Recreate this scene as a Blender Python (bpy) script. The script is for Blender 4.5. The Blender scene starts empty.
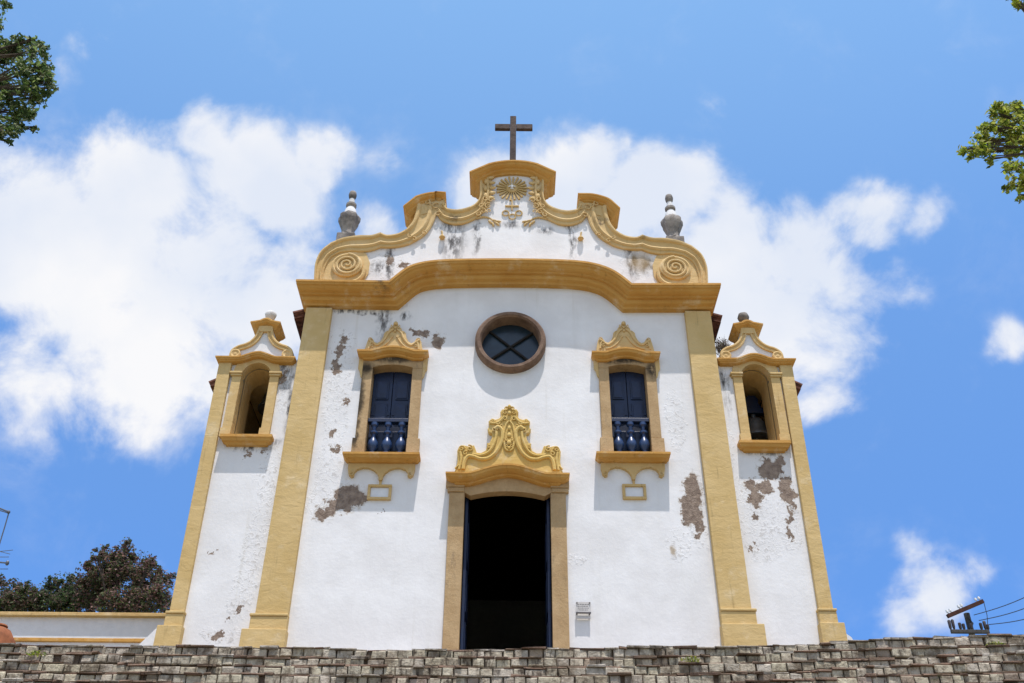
import bpy, bmesh, math, random
from mathutils import Vector, Matrix
from mathutils.geometry import tessellate_polygon
random.seed(7)
C = bpy.context.scene
COL = C.collection
rad = math.radians

# ------------------------------------------------------------------ camera
F = 1000.0; PITCH = rad(34.8); ROLL = rad(0.5); CAMZ = 1.6
r0 = Vector((1,0,0)); u0 = Vector((0,-math.sin(PITCH),math.cos(PITCH))); FW = Vector((0,math.cos(PITCH),math.sin(PITCH)))
RT = r0*math.cos(ROLL)+u0*math.sin(ROLL); UP = u0*math.cos(ROLL)-r0*math.sin(ROLL)
CAM = Vector((0,0,CAMZ))
cd = bpy.data.cameras.new('camera'); cam = bpy.data.objects.new('camera', cd); COL.objects.link(cam)
cd.sensor_width = 36.0; cd.lens = 36.0*F/1024; cd.clip_end = 5000; cd.clip_start = 0.05
m = Matrix((RT,UP,-FW)).transposed().to_4x4(); m.translation = CAM
cam.matrix_world = m; C.camera = cam

def ray(px,py): return FW + RT*((px-512)/F) + UP*((341.5-py)/F)
def at(px,py,Y):
    d = ray(px,py); return CAM + d*(Y/d.y)
def A(px,py,Y=18.0):
    p = at(px,py,Y); return (p.x,p.z)

# ------------------------------------------------------------------ light
SUN_EL = rad(73.5); SUN_AZ = rad(13)         # azimuth measured from -Y towards +X
C.view_settings.view_transform = 'Standard'; C.view_settings.look = 'None'
C.view_settings.exposure = 0.57; C.view_settings.gamma = 1; C.view_settings.use_curve_mapping = False
sd = Vector((math.cos(SUN_EL)*math.sin(SUN_AZ), -math.cos(SUN_EL)*math.cos(SUN_AZ), math.sin(SUN_EL)))
sl = bpy.data.lights.new('sun','SUN'); sl.energy = 3.25; sl.angle = rad(0.5); sl.color = (1.0,0.945,0.91)
so = bpy.data.objects.new('sun', sl); COL.objects.link(so); so.rotation_euler = sd.to_track_quat('Z','Y').to_euler(); so.location=(0,0,40)

W = bpy.data.worlds.new('World'); C.world = W; W.use_nodes = True
nt = W.node_tree; nt.nodes.clear()
def wn(t, **k):
    n = nt.nodes.new(t)
    for a,b in k.items(): setattr(n,a,b)
    return n
sky = wn('ShaderNodeTexSky', sky_type='NISHITA'); sky.sun_disc = False
sky.sun_elevation = SUN_EL; sky.sun_rotation = math.atan2(sd.x, sd.y)
sky.altitude = 2000; sky.air_density = 1.0; sky.dust_density = 0.0; sky.ozone_density = 4.5
bg1 = wn('ShaderNodeBackground'); bg1.inputs[1].default_value = 0.15
hs = wn('ShaderNodeHueSaturation'); hs.inputs['Saturation'].default_value = 1.06; hs.inputs['Value'].default_value = 1.5
tc = wn('ShaderNodeTexCoord')
sxyz = wn('ShaderNodeSeparateXYZ'); nt.links.new(tc.outputs['Generated'], sxyz.inputs[0])
tint = wn('ShaderNodeValToRGB'); e0,e1 = tint.color_ramp.elements; e0.position=.25; e0.color=(.35,.47,.61,1); e1.position=.82; e1.color=(1.42,1.33,1.06,1)
e2 = tint.color_ramp.elements.new(.58); e2.color=(.84,.90,.89,1)
nt.links.new(sxyz.outputs['Z'], tint.inputs[0])
mt = wn('ShaderNodeMix', data_type='RGBA', blend_type='MULTIPLY'); mt.inputs[0].default_value=1
nt.links.new(sky.outputs[0], hs.inputs['Color']); nt.links.new(hs.outputs[0], mt.inputs[6]); nt.links.new(tint.outputs[0], mt.inputs[7]); nt.links.new(mt.outputs[2], bg1.inputs[0])
def dirpx(px,py): return ray(px,py).normalized()
nzw = wn('ShaderNodeTexNoise'); nzw.inputs['Scale'].default_value = 7.0; nzw.inputs['Detail'].default_value = 5; nzw.inputs['Roughness'].default_value=.55
nt.links.new(tc.outputs['Generated'], nzw.inputs['Vector'])
sub = wn('ShaderNodeVectorMath', operation='SUBTRACT'); nt.links.new(nzw.outputs['Color'], sub.inputs[0]); sub.inputs[1].default_value=(.5,.5,.5)
scl = wn('ShaderNodeVectorMath', operation='SCALE'); nt.links.new(sub.outputs[0], scl.inputs[0]); scl.inputs['Scale'].default_value = 0.10
wrp = wn('ShaderNodeVectorMath', operation='ADD'); nt.links.new(tc.outputs['Generated'], wrp.inputs[0]); nt.links.new(scl.outputs[0], wrp.inputs[1])
BL = [(60,250,120,1),(150,180,75,1),(215,145,45,1),(265,195,75,1),(325,165,42,.8),(130,300,140,1),(235,290,105,1),(40,375,75,.8),(140,395,75,.7),(230,380,70,.8),(15,190,55,.6),(300,280,62,.85),(375,160,26,.3),
      (565,170,48,1),(600,165,45,1),(650,205,62,1),(735,242,62,1),(800,250,60,1),(872,215,42,.9),(925,214,30,.65),(750,310,85,1),(815,330,60,.8),(830,395,42,.55),(485,190,36,.8),(540,210,95,1),(690,190,40,.8),(885,275,36,.5),(850,270,50,.7),(385,250,40,.6),
      (930,580,50,.72),(968,572,30,.55),(905,606,38,.6),(912,552,28,.6),(1005,343,32,.55),(92,62,38,.33),(62,74,24,.35),(160,566,16,.3),(712,108,26,.34),(750,120,20,.3)]
last = None
for (px,py,r,w) in BL:
    c = dirpx(px,py); rr = max((dirpx(px+r,py)-c).length, (dirpx(px,py+r)-c).length)
    d = wn('ShaderNodeVectorMath', operation='DISTANCE'); nt.links.new(wrp.outputs[0], d.inputs[0]); d.inputs[1].default_value = c
    mr = wn('ShaderNodeMapRange', interpolation_type='LINEAR'); mr.inputs['From Min'].default_value = rr*1.25; mr.inputs['From Max'].default_value = rr*0.35
    mr.inputs['To Min'].default_value = 0; mr.inputs['To Max'].default_value = w
    nt.links.new(d.outputs['Value'], mr.inputs['Value'])
    if last is None: last = mr.outputs[0]
    else:
        mx = wn('ShaderNodeMath', operation='SMOOTH_MAX'); mx.inputs[2].default_value=.12
        nt.links.new(last, mx.inputs[0]); nt.links.new(mr.outputs[0], mx.inputs[1]); last = mx.outputs[0]
# unseen broken cloud added behind the camera as white fill light on the facade
bk = wn('ShaderNodeMapRange', interpolation_type='SMOOTHSTEP'); bk.inputs['From Min'].default_value=.40; bk.inputs['From Max'].default_value=-.10; bk.inputs['To Max'].default_value=.54
nt.links.new(sxyz.outputs['Y'], bk.inputs['Value'])
mb_ = wn('ShaderNodeMath', operation='MAXIMUM'); nt.links.new(last, mb_.inputs[0]); nt.links.new(bk.outputs[0], mb_.inputs[1]); last = mb_.outputs[0]
nz = wn('ShaderNodeTexNoise'); nz.inputs['Scale'].default_value = 11.0; nz.inputs['Detail'].default_value = 9; nz.inputs['Roughness'].default_value = .62; nz.inputs['Distortion'].default_value=.25
nt.links.new(tc.outputs['Generated'], nz.inputs['Vector'])
na = wn('ShaderNodeMath', operation='MULTIPLY_ADD'); nt.links.new(nz.outputs['Fac'], na.inputs[0]); na.inputs[1].default_value = 2.9; na.inputs[2].default_value = -1.62
sm = wn('ShaderNodeMath', operation='MULTIPLY_ADD'); nt.links.new(last, sm.inputs[0]); sm.inputs[1].default_value=1.28; nt.links.new(na.outputs[0], sm.inputs[2])
den = wn('ShaderNodeMapRange', interpolation_type='SMOOTHSTEP'); den.inputs['From Min'].default_value = -0.05; den.inputs['From Max'].default_value = .98
nt.links.new(sm.outputs[0], den.inputs['Value'])
gate = wn('ShaderNodeMath', operation='MULTIPLY'); 
gm = wn('ShaderNodeMapRange'); gm.inputs['From Min'].default_value=.03; gm.inputs['From Max'].default_value=.42; nt.links.new(last, gm.inputs['Value'])
nt.links.new(den.outputs[0], gate.inputs[0]); nt.links.new(gm.outputs[0], gate.inputs[1])
nz2 = wn('ShaderNodeTexNoise'); nz2.inputs['Scale'].default_value = 5.0; nz2.inputs['Detail'].default_value = 6
nt.links.new(tc.outputs['Generated'], nz2.inputs['Vector'])
cr = wn('ShaderNodeValToRGB'); cr.color_ramp.elements[0].position=.38; cr.color_ramp.elements[0].color=(.78,.84,.96,1); cr.color_ramp.elements[1].position=.62; cr.color_ramp.elements[1].color=(.98,.98,1,1)
nt.links.new(nz2.outputs['Fac'], cr.inputs[0])
bg2 = wn('ShaderNodeBackground'); bg2.inputs[1].default_value = 0.655; nt.links.new(cr.outputs[0], bg2.inputs[0])
mix = wn('ShaderNodeMixShader'); nt.links.new(gate.outputs[0], mix.inputs[0]); nt.links.new(bg1.outputs[0], mix.inputs[1]); nt.links.new(bg2.outputs[0], mix.inputs[2])
ow = wn('ShaderNodeOutputWorld'); nt.links.new(mix.outputs[0], ow.inputs[0])

# ------------------------------------------------------------------ materials
class Mat:
    def __init__(s, name, rough=.85, spec=.3):
        s.m = bpy.data.materials.new(name); s.m.use_nodes = True; s.nt = s.m.node_tree
        s.b = s.nt.nodes['Principled BSDF']; s.b.inputs['Roughness'].default_value = rough
        s.b.inputs['Specular IOR Level'].default_value = spec
        s.geo = s.n('ShaderNodeNewGeometry'); s.pos = s.geo.outputs['Position']
    def n(s, t, **k):
        x = s.nt.nodes.new(t)
        for a,b in k.items(): setattr(x,a,b)
        return x
    def l(s,a,b): s.nt.links.new(a,b)
    def noise(s, scale, detail=5, rough=.55, vec=None, stretch=None, dist=0):
        v = vec or s.pos
        if stretch:
            mp = s.n('ShaderNodeVectorMath', operation='MULTIPLY'); s.l(v, mp.inputs[0]); mp.inputs[1].default_value = stretch; v = mp.outputs[0]
        x = s.n('ShaderNodeTexNoise'); x.inputs['Scale'].default_value=scale; x.inputs['Detail'].default_value=detail; x.inputs['Roughness'].default_value=rough; x.inputs['Distortion'].default_value=dist
        s.l(v, x.inputs['Vector']); return x.outputs['Fac']
    def ramp(s, f, a, b, lo=0, hi=1, smooth=True):
        x = s.n('ShaderNodeMapRange', interpolation_type='SMOOTHSTEP' if smooth else 'LINEAR')
        x.inputs['From Min'].default_value=a; x.inputs['From Max'].default_value=b; x.inputs['To Min'].default_value=lo; x.inputs['To Max'].default_value=hi
        s.l(f, x.inputs['Value']); return x.outputs[0]
    def math(s, op, a, b):
        x = s.n('ShaderNodeMath', operation=op)
        for i,v in ((0,a),(1,b)):
            if isinstance(v,(int,float)): x.inputs[i].default_value = v
            else: s.l(v, x.inputs[i])
        return x.outputs[0]
    def mix(s, f, a, b):
        x = s.n('ShaderNodeMix', data_type='RGBA')
        if isinstance(f,(int,float)): x.inputs[0].default_value=f
        else: s.l(f, x.inputs[0])
        for i,v in ((6,a),(7,b)):
            if isinstance(v,tuple): x.inputs[i].default_value = v if len(v)==4 else (*v,1)
            else: s.l(v, x.inputs[i])
        return x.outputs[2]
    def color(s,c):
        if isinstance(c,tuple): s.b.inputs['Base Color'].default_value=(*c,1)
        else: s.l(c, s.b.inputs['Base Color'])
    def bump(s, h, dist=.01, strength=.6):
        x = s.n('ShaderNodeBump'); x.inputs['Distance'].default_value=dist; x.inputs['Strength'].default_value=strength
        if s.b.inputs['Normal'].is_linked: s.l(s.b.inputs['Normal'].links[0].from_socket, x.inputs['Normal'])
        s.l(h, x.inputs['Height']); s.l(x.outputs[0], s.b.inputs['Normal'])
    def blobs(s, L, warp=.35, wscale=4.0):
        """soft union of ellipses L=[(x,z,rx,rz)] on the facade, edges broken up by noise -> 0..1 field"""
        nz = s.n('ShaderNodeTexNoise'); nz.inputs['Scale'].default_value=wscale; nz.inputs['Detail'].default_value=6; nz.inputs['Roughness'].default_value=.65; s.l(s.pos, nz.inputs['Vector'])
        a = s.n('ShaderNodeVectorMath', operation='SUBTRACT'); s.l(nz.outputs['Color'], a.inputs[0]); a.inputs[1].default_value=(.5,.5,.5)
        b = s.n('ShaderNodeVectorMath', operation='SCALE'); s.l(a.outputs[0], b.inputs[0]); b.inputs['Scale'].default_value=warp
        c = s.n('ShaderNodeVectorMath', operation='ADD'); s.l(s.pos, c.inputs[0]); s.l(b.outputs[0], c.inputs[1])
        last=None
        for (x,z,rx,rz) in L:
            d = s.n('ShaderNodeVectorMath', operation='SUBTRACT'); s.l(c.outputs[0], d.inputs[0]); d.inputs[1].default_value=(x,0,z)
            e = s.n('ShaderNodeVectorMath', operation='MULTIPLY'); s.l(d.outputs[0], e.inputs[0]); e.inputs[1].default_value=(1/rx,0,1/rz)
            g = s.n('ShaderNodeVectorMath', operation='LENGTH'); s.l(e.outputs[0], g.inputs[0])
            last = g.outputs['Value'] if last is None else s.math('MINIMUM', last, g.outputs['Value'])
        return last

def pxell(L, Y=18.0):
    out=[]
    for (px,py,rx,ry) in L:
        x,z = A(px,py,Y); x2,_ = A(px+rx,py,Y); _,z2 = A(px,py-ry,Y)
        out.append((x,z,abs(x2-x),abs(z2-z)))
    return out

def plaster(name, peels, flakes, darks, rust=()):
    M = Mat(name, .9, .15)
    base = M.mix(M.ramp(M.noise(1.1,6,.6),.35,.7), (.74,.725,.71), (.82,.81,.80))
    base = M.mix(M.ramp(M.noise(.9,5,.6,stretch=(3.0,1,.35)),.55,.8,0,.35), base, (.66,.64,.60))
    # faint rain streaks
    st = M.noise(6,4,.6,stretch=(1,1,.05))
    base = M.mix(M.ramp(st,.6,.78,0,.35), base, (.60,.57,.50))
    hgt = M.math('ADD', M.math('MULTIPLY', M.noise(2.2,5,.55),1.0), M.math('MULTIPLY', M.noise(14,4,.6),.25))
    M.bump(hgt, .05, .24)
    M.bump(M.noise(90,3,.6), .004, .4)
    if flakes:
        f = M.blobs(pxell(flakes), .5, 3.0); fm = M.ramp(f,.75,1.1,1,0)
        vor = M.n('ShaderNodeTexNoise'); vor.inputs['Scale'].default_value=11; vor.inputs['Detail'].default_value=4; vor.inputs['Distortion'].default_value=1.2; M.l(M.pos, vor.inputs['Vector'])
        ed = M.ramp(vor.outputs['Fac'],.50,.53); 
        h = M.math('MULTIPLY', fm, ed); M.bump(h,.02,.34)
        crk = M.math('MULTIPLY', fm, M.ramp(vor.outputs['Fac'],.595,.62)); base = M.mix(M.math('MULTIPLY',crk,.35), base, (.30,.26,.22))
    if darks:
        f = M.blobs(pxell(darks), .30, 5.0)
        dm = M.math('MULTIPLY', M.ramp(f,.2,1.5,1,0), M.ramp(M.noise(5,6,.7,stretch=(1.6,1,.5)),.38,.60))
        base = M.mix(M.math('MULTIPLY',dm,.93), base, (.045,.04,.04))
    if peels:
        f = M.blobs(pxell(peels), .62, 5.0); pm = M.ramp(f,.96,1.02,1,0)
        base = M.mix(M.math('MULTIPLY',M.ramp(f,1.02,1.32,.8,0),M.ramp(M.noise(20,4,.6),.35,.55)), base, (.55,.49,.42))
        mort = M.mix(M.ramp(M.noise(9,6,.65),.3,.7), (.19,.14,.11), (.36,.28,.22))
        base = M.mix(pm, base, mort); M.bump(M.math('SUBTRACT',1.0,pm), .05, 1.0)
        M.bump(M.math('MULTIPLY',pm,M.noise(25,5,.7)), .04, .8)
    if rust:
        f = M.blobs(pxell(rust), .2, 6.0); base = M.mix(M.ramp(f,.3,1.2,.7,0), base, (.36,.25,.12))
    M.color(base); return M.m

PEEL = [(350,497,15,13),(338,506,12,6),(324,514,10,7),(340,350,4,7),(337,366,4,9),(344,340,3,4),(438,342,6,6),(421,333,7,3),(412,331,4,2),(333,432,2,5),(336,450,3,4),
        (692,488,8,14),(691,508,10,16),(698,524,5,12),(685,515,5,8),(347,402,2,4),(380,513,1,1)]
FLAKE = [(338,400,14,60),(325,500,22,22),(678,545,12,18),(335,340,25,16),(432,338,16,10),(560,560,30,8),(330,460,12,30),(700,510,18,40),(675,420,10,30)]
DARK = [(384,318,6,22),(352,310,26,3),(372,313,20,2),(405,316,6,4),(385,305,20,3)]
m_wall = plaster('white_plaster', PEEL, FLAKE, DARK, [(673,551,4,7)])
PEEL_T = [(770,468,11,11),(766,486,9,7),(782,462,5,9),(788,488,6,14),(793,503,3,9),(750,484,7,7),(757,497,6,9),(790,517,3,9),(792,534,3,5),(752,500,4,3),(756,514,4,4),(753,546,3,4),
          (264,448,2,3),(246,452,2,4),(283,375,3,5),(212,552,2,2),(217,634,6,4),(237,610,3,3),(228,618,2,2)]
FLAKE_T = [(268,470,12,30),(250,560,12,60),(220,632,24,10),(760,520,26,40),(790,520,12,30),(284,380,10,30),(240,590,12,30),(265,520,10,40),(735,480,6,60)]
DARK_T = [(281,365,10,12),(287,376,6,14),(250,445,22,5),(265,440,16,4),(764,450,22,4),(725,380,5,30),(289,410,4,26)]
m_twall = plaster('tower_plaster', PEEL_T, FLAKE_T, DARK_T)
PEEL_P = [(390,262,3,4),(404,267,5,4),(255,342,3,2)]
DARK_P = [(454,240,11,24),(450,228,12,8),(477,238,4,18),(390,262,4,24),(631,262,6,20),(572,242,3.5,20),(571,228,6,5),(646,268,6,8),(512,227,10,4),(340,276,30,3),(690,278,30,3),(379,270,7,6),(545,232,7,4)]
m_pwall = plaster('pediment_plaster', PEEL_P, [(380,265,22,18),(640,262,22,20)], DARK_P, [(640,264,16,12)])

def paint(name, c1, c2, dirt=.5, darks=None):
    M = Mat(name, .8, .25)
    b = M.mix(M.ramp(M.noise(1.6,6,.6),.3,.7), c1, c2)
    b = M.mix(M.ramp(M.noise(3.5,7,.7,stretch=(1.5,1,.5)),.60,.80,0,dirt), b, tuple(v*.42 for v in c1))
    b = M.mix(M.ramp(M.noise(2.3,7,.7),.52,.72,0,.45), b, (.74,.62,.42))
    b = M.mix(M.ramp(M.noise(7,5,.65,stretch=(1.4,1,.12)),.58,.74,0,.5), b, tuple(v*.5 for v in c1))
    if darks:
        f = M.blobs(pxell(darks), .3, 5.0); b = M.mix(M.math('MULTIPLY',M.ramp(f,.2,1.4,1,0),M.ramp(M.noise(7,6,.7),.4,.62,0,.85)), b, (.06,.04,.03))
    h = M.math('ADD', M.math('MULTIPLY',M.noise(3.2,5,.6,stretch=(1,1,2.0),dist=.6),1.0), M.math('MULTIPLY',M.noise(22,4,.6),.2))
    M.bump(h,.04,.35); M.bump(M.noise(110,3,.6),.003,.4)
    M.color(b); return M.m
OCH = (.54,.36,.145); OCH2=(.61,.43,.19)
m_yel = paint('ochre_paint', OCH, OCH2, .5)
m_cor = paint('cornice_bounce_paint', (.50,.25,.055), (.57,.315,.085), .6, [(384,292,9,14),(310,283,16,5),(345,281,30,3),(655,283,12,3),(700,284,16,3),(640,288,5,10)])  # ochre deepened to orange: warm bounced light of the soffits put into the colour
m_scr = paint('scroll_paint', (.57,.39,.165), (.64,.46,.22), .55, [(640,235,10,8),(345,238,20,3),(600,225,8,5),(455,222,8,4)])
m_dor = paint('bright_ochre_paint', (.58,.39,.115), (.65,.46,.16), .25)
m_ray = paint('ray_paint', (.50,.34,.13), (.58,.40,.17), .3)
m_pil = paint('pilaster_paint', (.54,.375,.15), (.61,.44,.20), .3)

def stone(name, c1, c2, darks=None, ds=.9):
    M = Mat(name, .85, .25)
    b = M.mix(M.ramp(M.noise(2.5,7,.7),.3,.7), c1, c2)
    b = M.mix(M.ramp(M.noise(28,5,.7),.58,.72,0,.6), b, tuple(v*.35 for v in c1))
    b = M.mix(M.ramp(M.noise(4,6,.7,stretch=(1,1,.4)),.56,.75,0,.55), b, (.13,.10,.075))
    if darks:
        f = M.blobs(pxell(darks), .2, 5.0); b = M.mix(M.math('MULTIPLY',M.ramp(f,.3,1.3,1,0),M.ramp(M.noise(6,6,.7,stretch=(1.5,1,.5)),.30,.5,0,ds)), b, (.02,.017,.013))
    M.bump(M.noise(16,7,.7),.02,.6); M.color(b); return M.m
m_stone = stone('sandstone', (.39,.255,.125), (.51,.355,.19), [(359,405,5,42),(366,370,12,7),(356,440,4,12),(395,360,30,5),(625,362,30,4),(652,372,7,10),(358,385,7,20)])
m_ocul = stone('brown_stone', (.13,.08,.055), (.27,.18,.125))
m_fin = stone('weathered_finial_stone', (.09,.08,.075), (.36,.32,.28))
m_finw = stone('limewashed_stone', (.55,.54,.52), (.70,.69,.67))

def simple(name, c, rough=.6, spec=.4, var=.3, bump=.3, scale=8):
    M = Mat(name, rough, spec)
    M.color(M.mix(M.ramp(M.noise(scale,5,.6),.3,.7), tuple(v*(1-var) for v in c), c)); M.bump(M.noise(scale*3,4,.6),.006,bump); return M.m
m_blue = simple('blue_painted_wood', (.004,.016,.058), .45, .5, .35)
m_bluel = simple('blue_baluster_paint', (.022,.055,.15), .35, .5, .3)
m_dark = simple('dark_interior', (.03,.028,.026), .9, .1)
m_iron = simple('dark_bronze', (.16,.17,.17), .45, .5); m_iron.node_tree.nodes['Principled BSDF'].inputs['Metallic'].default_value=.6
m_glass = simple('old_window_glass', (.02,.04,.06), .25, .5, .4, .15, 3)
m_cross = stone('weathered_cross_wood', (.035,.025,.022), (.13,.095,.08))
m_tile = simple('old_roof_tile', (.17,.07,.045), .9, .2, .7, .8, 7)
m_terra = simple('terracotta', (.30,.11,.05), .85, .2, .4, .6, 6)
m_wood = simple('brown_beam_wood', (.08,.032,.022), .8, .2, .5, .6, 9)
m_concrete = simple('grey_pole', (.09,.085,.08), .85, .2, .4)
m_porc = simple('porcelain', (.75,.75,.72), .25, .6, .1, 0)
m_insd = simple('dark_insulator', (.05,.035,.03), .35, .5, .2, 0)
m_wire = simple('dark_wire', (.03,.03,.03), .6, .3, .1, 0)
m_alu = simple('antenna_aluminium', (.10,.11,.13), .45, .5, .2, 0)
m_plate = simple('sign_plate', (.62,.58,.54), .4, .5, .15, 0)
m_ink = simple('sign_ink', (.12,.11,.11), .6, .3, .1, 0)
m_white = simple('white_limewash', (.76,.76,.76), .9, .1, .08, .6, 5)
m_dirt = simple('plateau_soil', (.24,.20,.14), .95, .1, .5, .8, 2)

# ------------------------------------------------------------------ mesh helpers
class MB:
    def __init__(s): s.v=[]; s.f=[]; s.c=[]
    def add(s, vs, fs, col=None):
        o=len(s.v); s.v+= [tuple(v) for v in vs]; s.f+=[tuple(i+o for i in f) for f in fs]
        s.c += [col]*len(fs); return s
    def box(s, x0,x1,y0,y1,z0,z1,col=None):
        vs=[(x,y,z) for x in (x0,x1) for y in (y0,y1) for z in (z0,z1)]
        return s.add(vs,[(0,1,3,2),(4,6,7,5),(0,4,5,1),(2,3,7,6),(0,2,6,4),(1,5,7,3)],col)
    def prism(s, poly, y0, y1, holes=()):
        loops=[list(poly)]+[list(h) for h in holes]
        tess = tessellate_polygon([[Vector((x,z,0)) for x,z in L] for L in loops])
        flat=[p for L in loops for p in L]; n=len(flat)
        vs=[(x,y0,z) for x,z in flat]+[(x,y1,z) for x,z in flat]
        fs=[tuple(t) for t in tess]+[tuple(i+n for i in reversed(t)) for t in tess]
        o=0
        for L in loops:
            k=len(L)
            for i in range(k): j=(i+1)%k; fs.append((o+i,o+j,n+o+j,n+o+i))
            o+=k
        return s.add(vs,fs)
    def sweep(s, path, prof, yw, yback, ret=True, es=(1,1)):
        """cornice: path [(x,z)] of the lip along the wall face, prof [(out,drop)], mitred returns at both ends running back to yback"""
        n=len(path); rings=[]
        def nrm(i):
            def d(a,b):
                v=Vector((path[b][0]-path[a][0],path[b][1]-path[a][1])); return v.normalized()
            if i==0: t=d(0,1); k=1
            elif i==n-1: t=d(n-2,n-1); k=1
            else:
                t1=d(i-1,i); t2=d(i,i+1); t=(t1+t2).normalized(); k=1/max(.5,t.dot(t1))
            return Vector((-t.y,t.x))*k
        pr=list(prof)
        for i,(x,z) in enumerate(path):
            N=nrm(i)
            if (i==0 or i==n-1) and ret: N=Vector((0,1))
            if N.y<0: N=-N
            sg = -1 if i==0 else 1
            ring=[]; 
            for a,b in pr:
                ex = a*sg*es[0 if i==0 else 1] if (ret and i in (0,n-1)) else 0
                ring.append((x+N.x*b+ex, yw-a, z+N.y*b))
            if ret and i==0: rings.append([(p[0],yback,p[2]) for p in ring])
            rings.append(ring)
            if ret and i==n-1: rings.append([(p[0],yback,p[2]) for p in ring])
        k=len(pr); vs=[p for r in rings for p in r]; fs=[]
        # close ring with back edge
        for r in range(len(rings)-1):
            for j in range(k-1): fs.append((r*k+j,r*k+j+1,(r+1)*k+j+1,(r+1)*k+j))
        s.add(vs,fs)
        # top and bottom closing sheets back to yback
        for idx in (0,k-1):
            L=[r[idx] for r in rings]
            vs=L+[(p[0],yback,p[2]) for p in L]; q=len(L)
            s.add(vs,[(i,i+1,q+i+1,q+i) for i in range(q-1)])
        L0=rings; back=[]
        for r in rings: back.append(((r[0][0],yback,r[0][2]),(r[-1][0],yback,r[-1][2])))
        vs=[p for b in back for p in b]; s.add(vs,[(2*i,2*i+2,2*i+3,2*i+1) for i in range(len(back)-1)])
        if not ret:
            for r in (rings[0],rings[-1]):
                pts=list(r)+[(r[-1][0],yback,r[-1][2]),(r[0][0],yback,r[0][2])]
                s.add(pts,[tuple(range(len(pts)))])
        return s
    def band(s, a, b, prof, yw):
        n=len(a); k=len(prof); vs=[]
        for i in range(n):
            for t,o in prof: vs.append((a[i][0]*(1-t)+b[i][0]*t, yw-o, a[i][1]*(1-t)+b[i][1]*t))
        fs=[(i*k+j,i*k+j+1,(i+1)*k+j+1,(i+1)*k+j) for i in range(n-1) for j in range(k-1)]
        fs+=[tuple(range(k)),tuple((n-1)*k+j for j in reversed(range(k)))]
        return s.add(vs,fs)
    def tube(s, pts, rr, n=8, flat=1.0, col=None):
        pts=[Vector(p) for p in pts]; m_=len(pts)
        if isinstance(rr,(int,float)): rr=[rr]*m_
        vs=[]
        ref=None
        for i,p in enumerate(pts):
            t=(pts[min(i+1,m_-1)]-pts[max(i-1,0)]).normalized()
            if ref is None or abs(ref.dot(t))>.95: ref=Vector((0,-1,0)) if abs(t.y)<.9 else Vector((0,0,1))
            bx=t.cross(ref).normalized(); by=bx.cross(t).normalized(); ref=by
            for j in range(n):
                an=2*math.pi*j/n; vs.append(p+bx*math.cos(an)*rr[i]+by*math.sin(an)*rr[i]*flat)
        fs=[(i*n+j,i*n+(j+1)%n,(i+1)*n+(j+1)%n,(i+1)*n+j) for i in range(m_-1) for j in range(n)]
        fs+=[tuple(range(n))[::-1],tuple((m_-1)*n+j for j in range(n))]
        return s.add(vs,fs,col)
    def lathe(s, c, prof, n=16, lobes=0, amp=0, sy=1.0):
        vs=[]; k=len(prof)
        for r,z in prof:
            for j in range(n):
                an=2*math.pi*j/n; q=r*(1+(amp*math.cos(lobes*an) if lobes else 0))
                vs.append((c[0]+q*math.cos(an),c[1]+q*math.sin(an)*sy,c[2]+z))
        fs=[(i*n+j,i*n+(j+1)%n,(i+1)*n+(j+1)%n,(i+1)*n+j) for i in range(k-1) for j in range(n)]
        fs+=[tuple(range(n))[::-1],tuple((k-1)*n+j for j in range(n))]
        return s.add(vs,fs)
    def ell(s, c, r, nu=8, nv=6, rot=0):
        """ellipsoid, rot = rotation in the XZ plane"""
        vs=[];fs=[]; ca,sa=math.cos(rot),math.sin(rot)
        for i in range(nv+1):
            th=math.pi*i/nv
            for j in range(nu):
                ph=2*math.pi*j/nu; x=r[0]*math.sin(th)*math.cos(ph); y=r[1]*math.sin(th)*math.sin(ph); z=r[2]*math.cos(th)
                vs.append((c[0]+x*ca-z*sa,c[1]+y,c[2]+x*sa+z*ca))
        for i in range(nv):
            for j in range(nu): fs.append((i*nu+j,i*nu+(j+1)%nu,(i+1)*nu+(j+1)%nu,(i+1)*nu+j))
        return s.add(vs,fs)
    def build(s, name, mat, parent=None, smooth=False, bevel=0, cols=False):
        root=parent
        while root is not None and root.parent is not None: root=root.parent
        off = root.location if root is not None else Vector((0,0,0))
        me=bpy.data.meshes.new(name)
        me.from_pydata([(v[0]-off[0],v[1]-off[1],v[2]-off[2]) for v in s.v],[],s.f)
        if cols:
            at_=me.attributes.new('tint','FLOAT_COLOR','FACE')
            for i,c in enumerate(s.c): at_.data[i].color=(*c,1) if c else (.5,.5,.5,1)
        me.update()
        bm=bmesh.new(); bm.from_mesh(me)
        if len(bm.faces)<60000:
            bmesh.ops.remove_doubles(bm, verts=bm.verts, dist=1e-5)
            bmesh.ops.recalc_face_normals(bm, faces=bm.faces)
        bm.to_mesh(me); bm.free()
        me.materials.append(mat)
        if smooth:
            me.polygons.foreach_set('use_smooth',[True]*len(me.polygons))
            try: me.set_sharp_from_angle(angle=rad(40))
            except Exception: pass
        o=bpy.data.objects.new(name,me); COL.objects.link(o)
        if parent is not None: o.parent=parent
        if bevel:
            bv=o.modifiers.new('bevel','BEVEL'); bv.width=bevel; bv.segments=2; bv.limit_method='ANGLE'; bv.angle_limit=rad(35)
        return o

def tag(o, label=None, cat=None, group=None, kind=None):
    if label: o['label']=label
    if cat: o['category']=cat
    if group: o['group']=group
    if kind: o['kind']=kind
    return o
def thing(name, loc, label, cat, group=None):
    o=bpy.data.objects.new(name,None); COL.objects.link(o); o.location=loc; o.empty_display_size=.2
    bpy.context.view_layer.update()
    return tag(o,label,cat,group)

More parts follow.
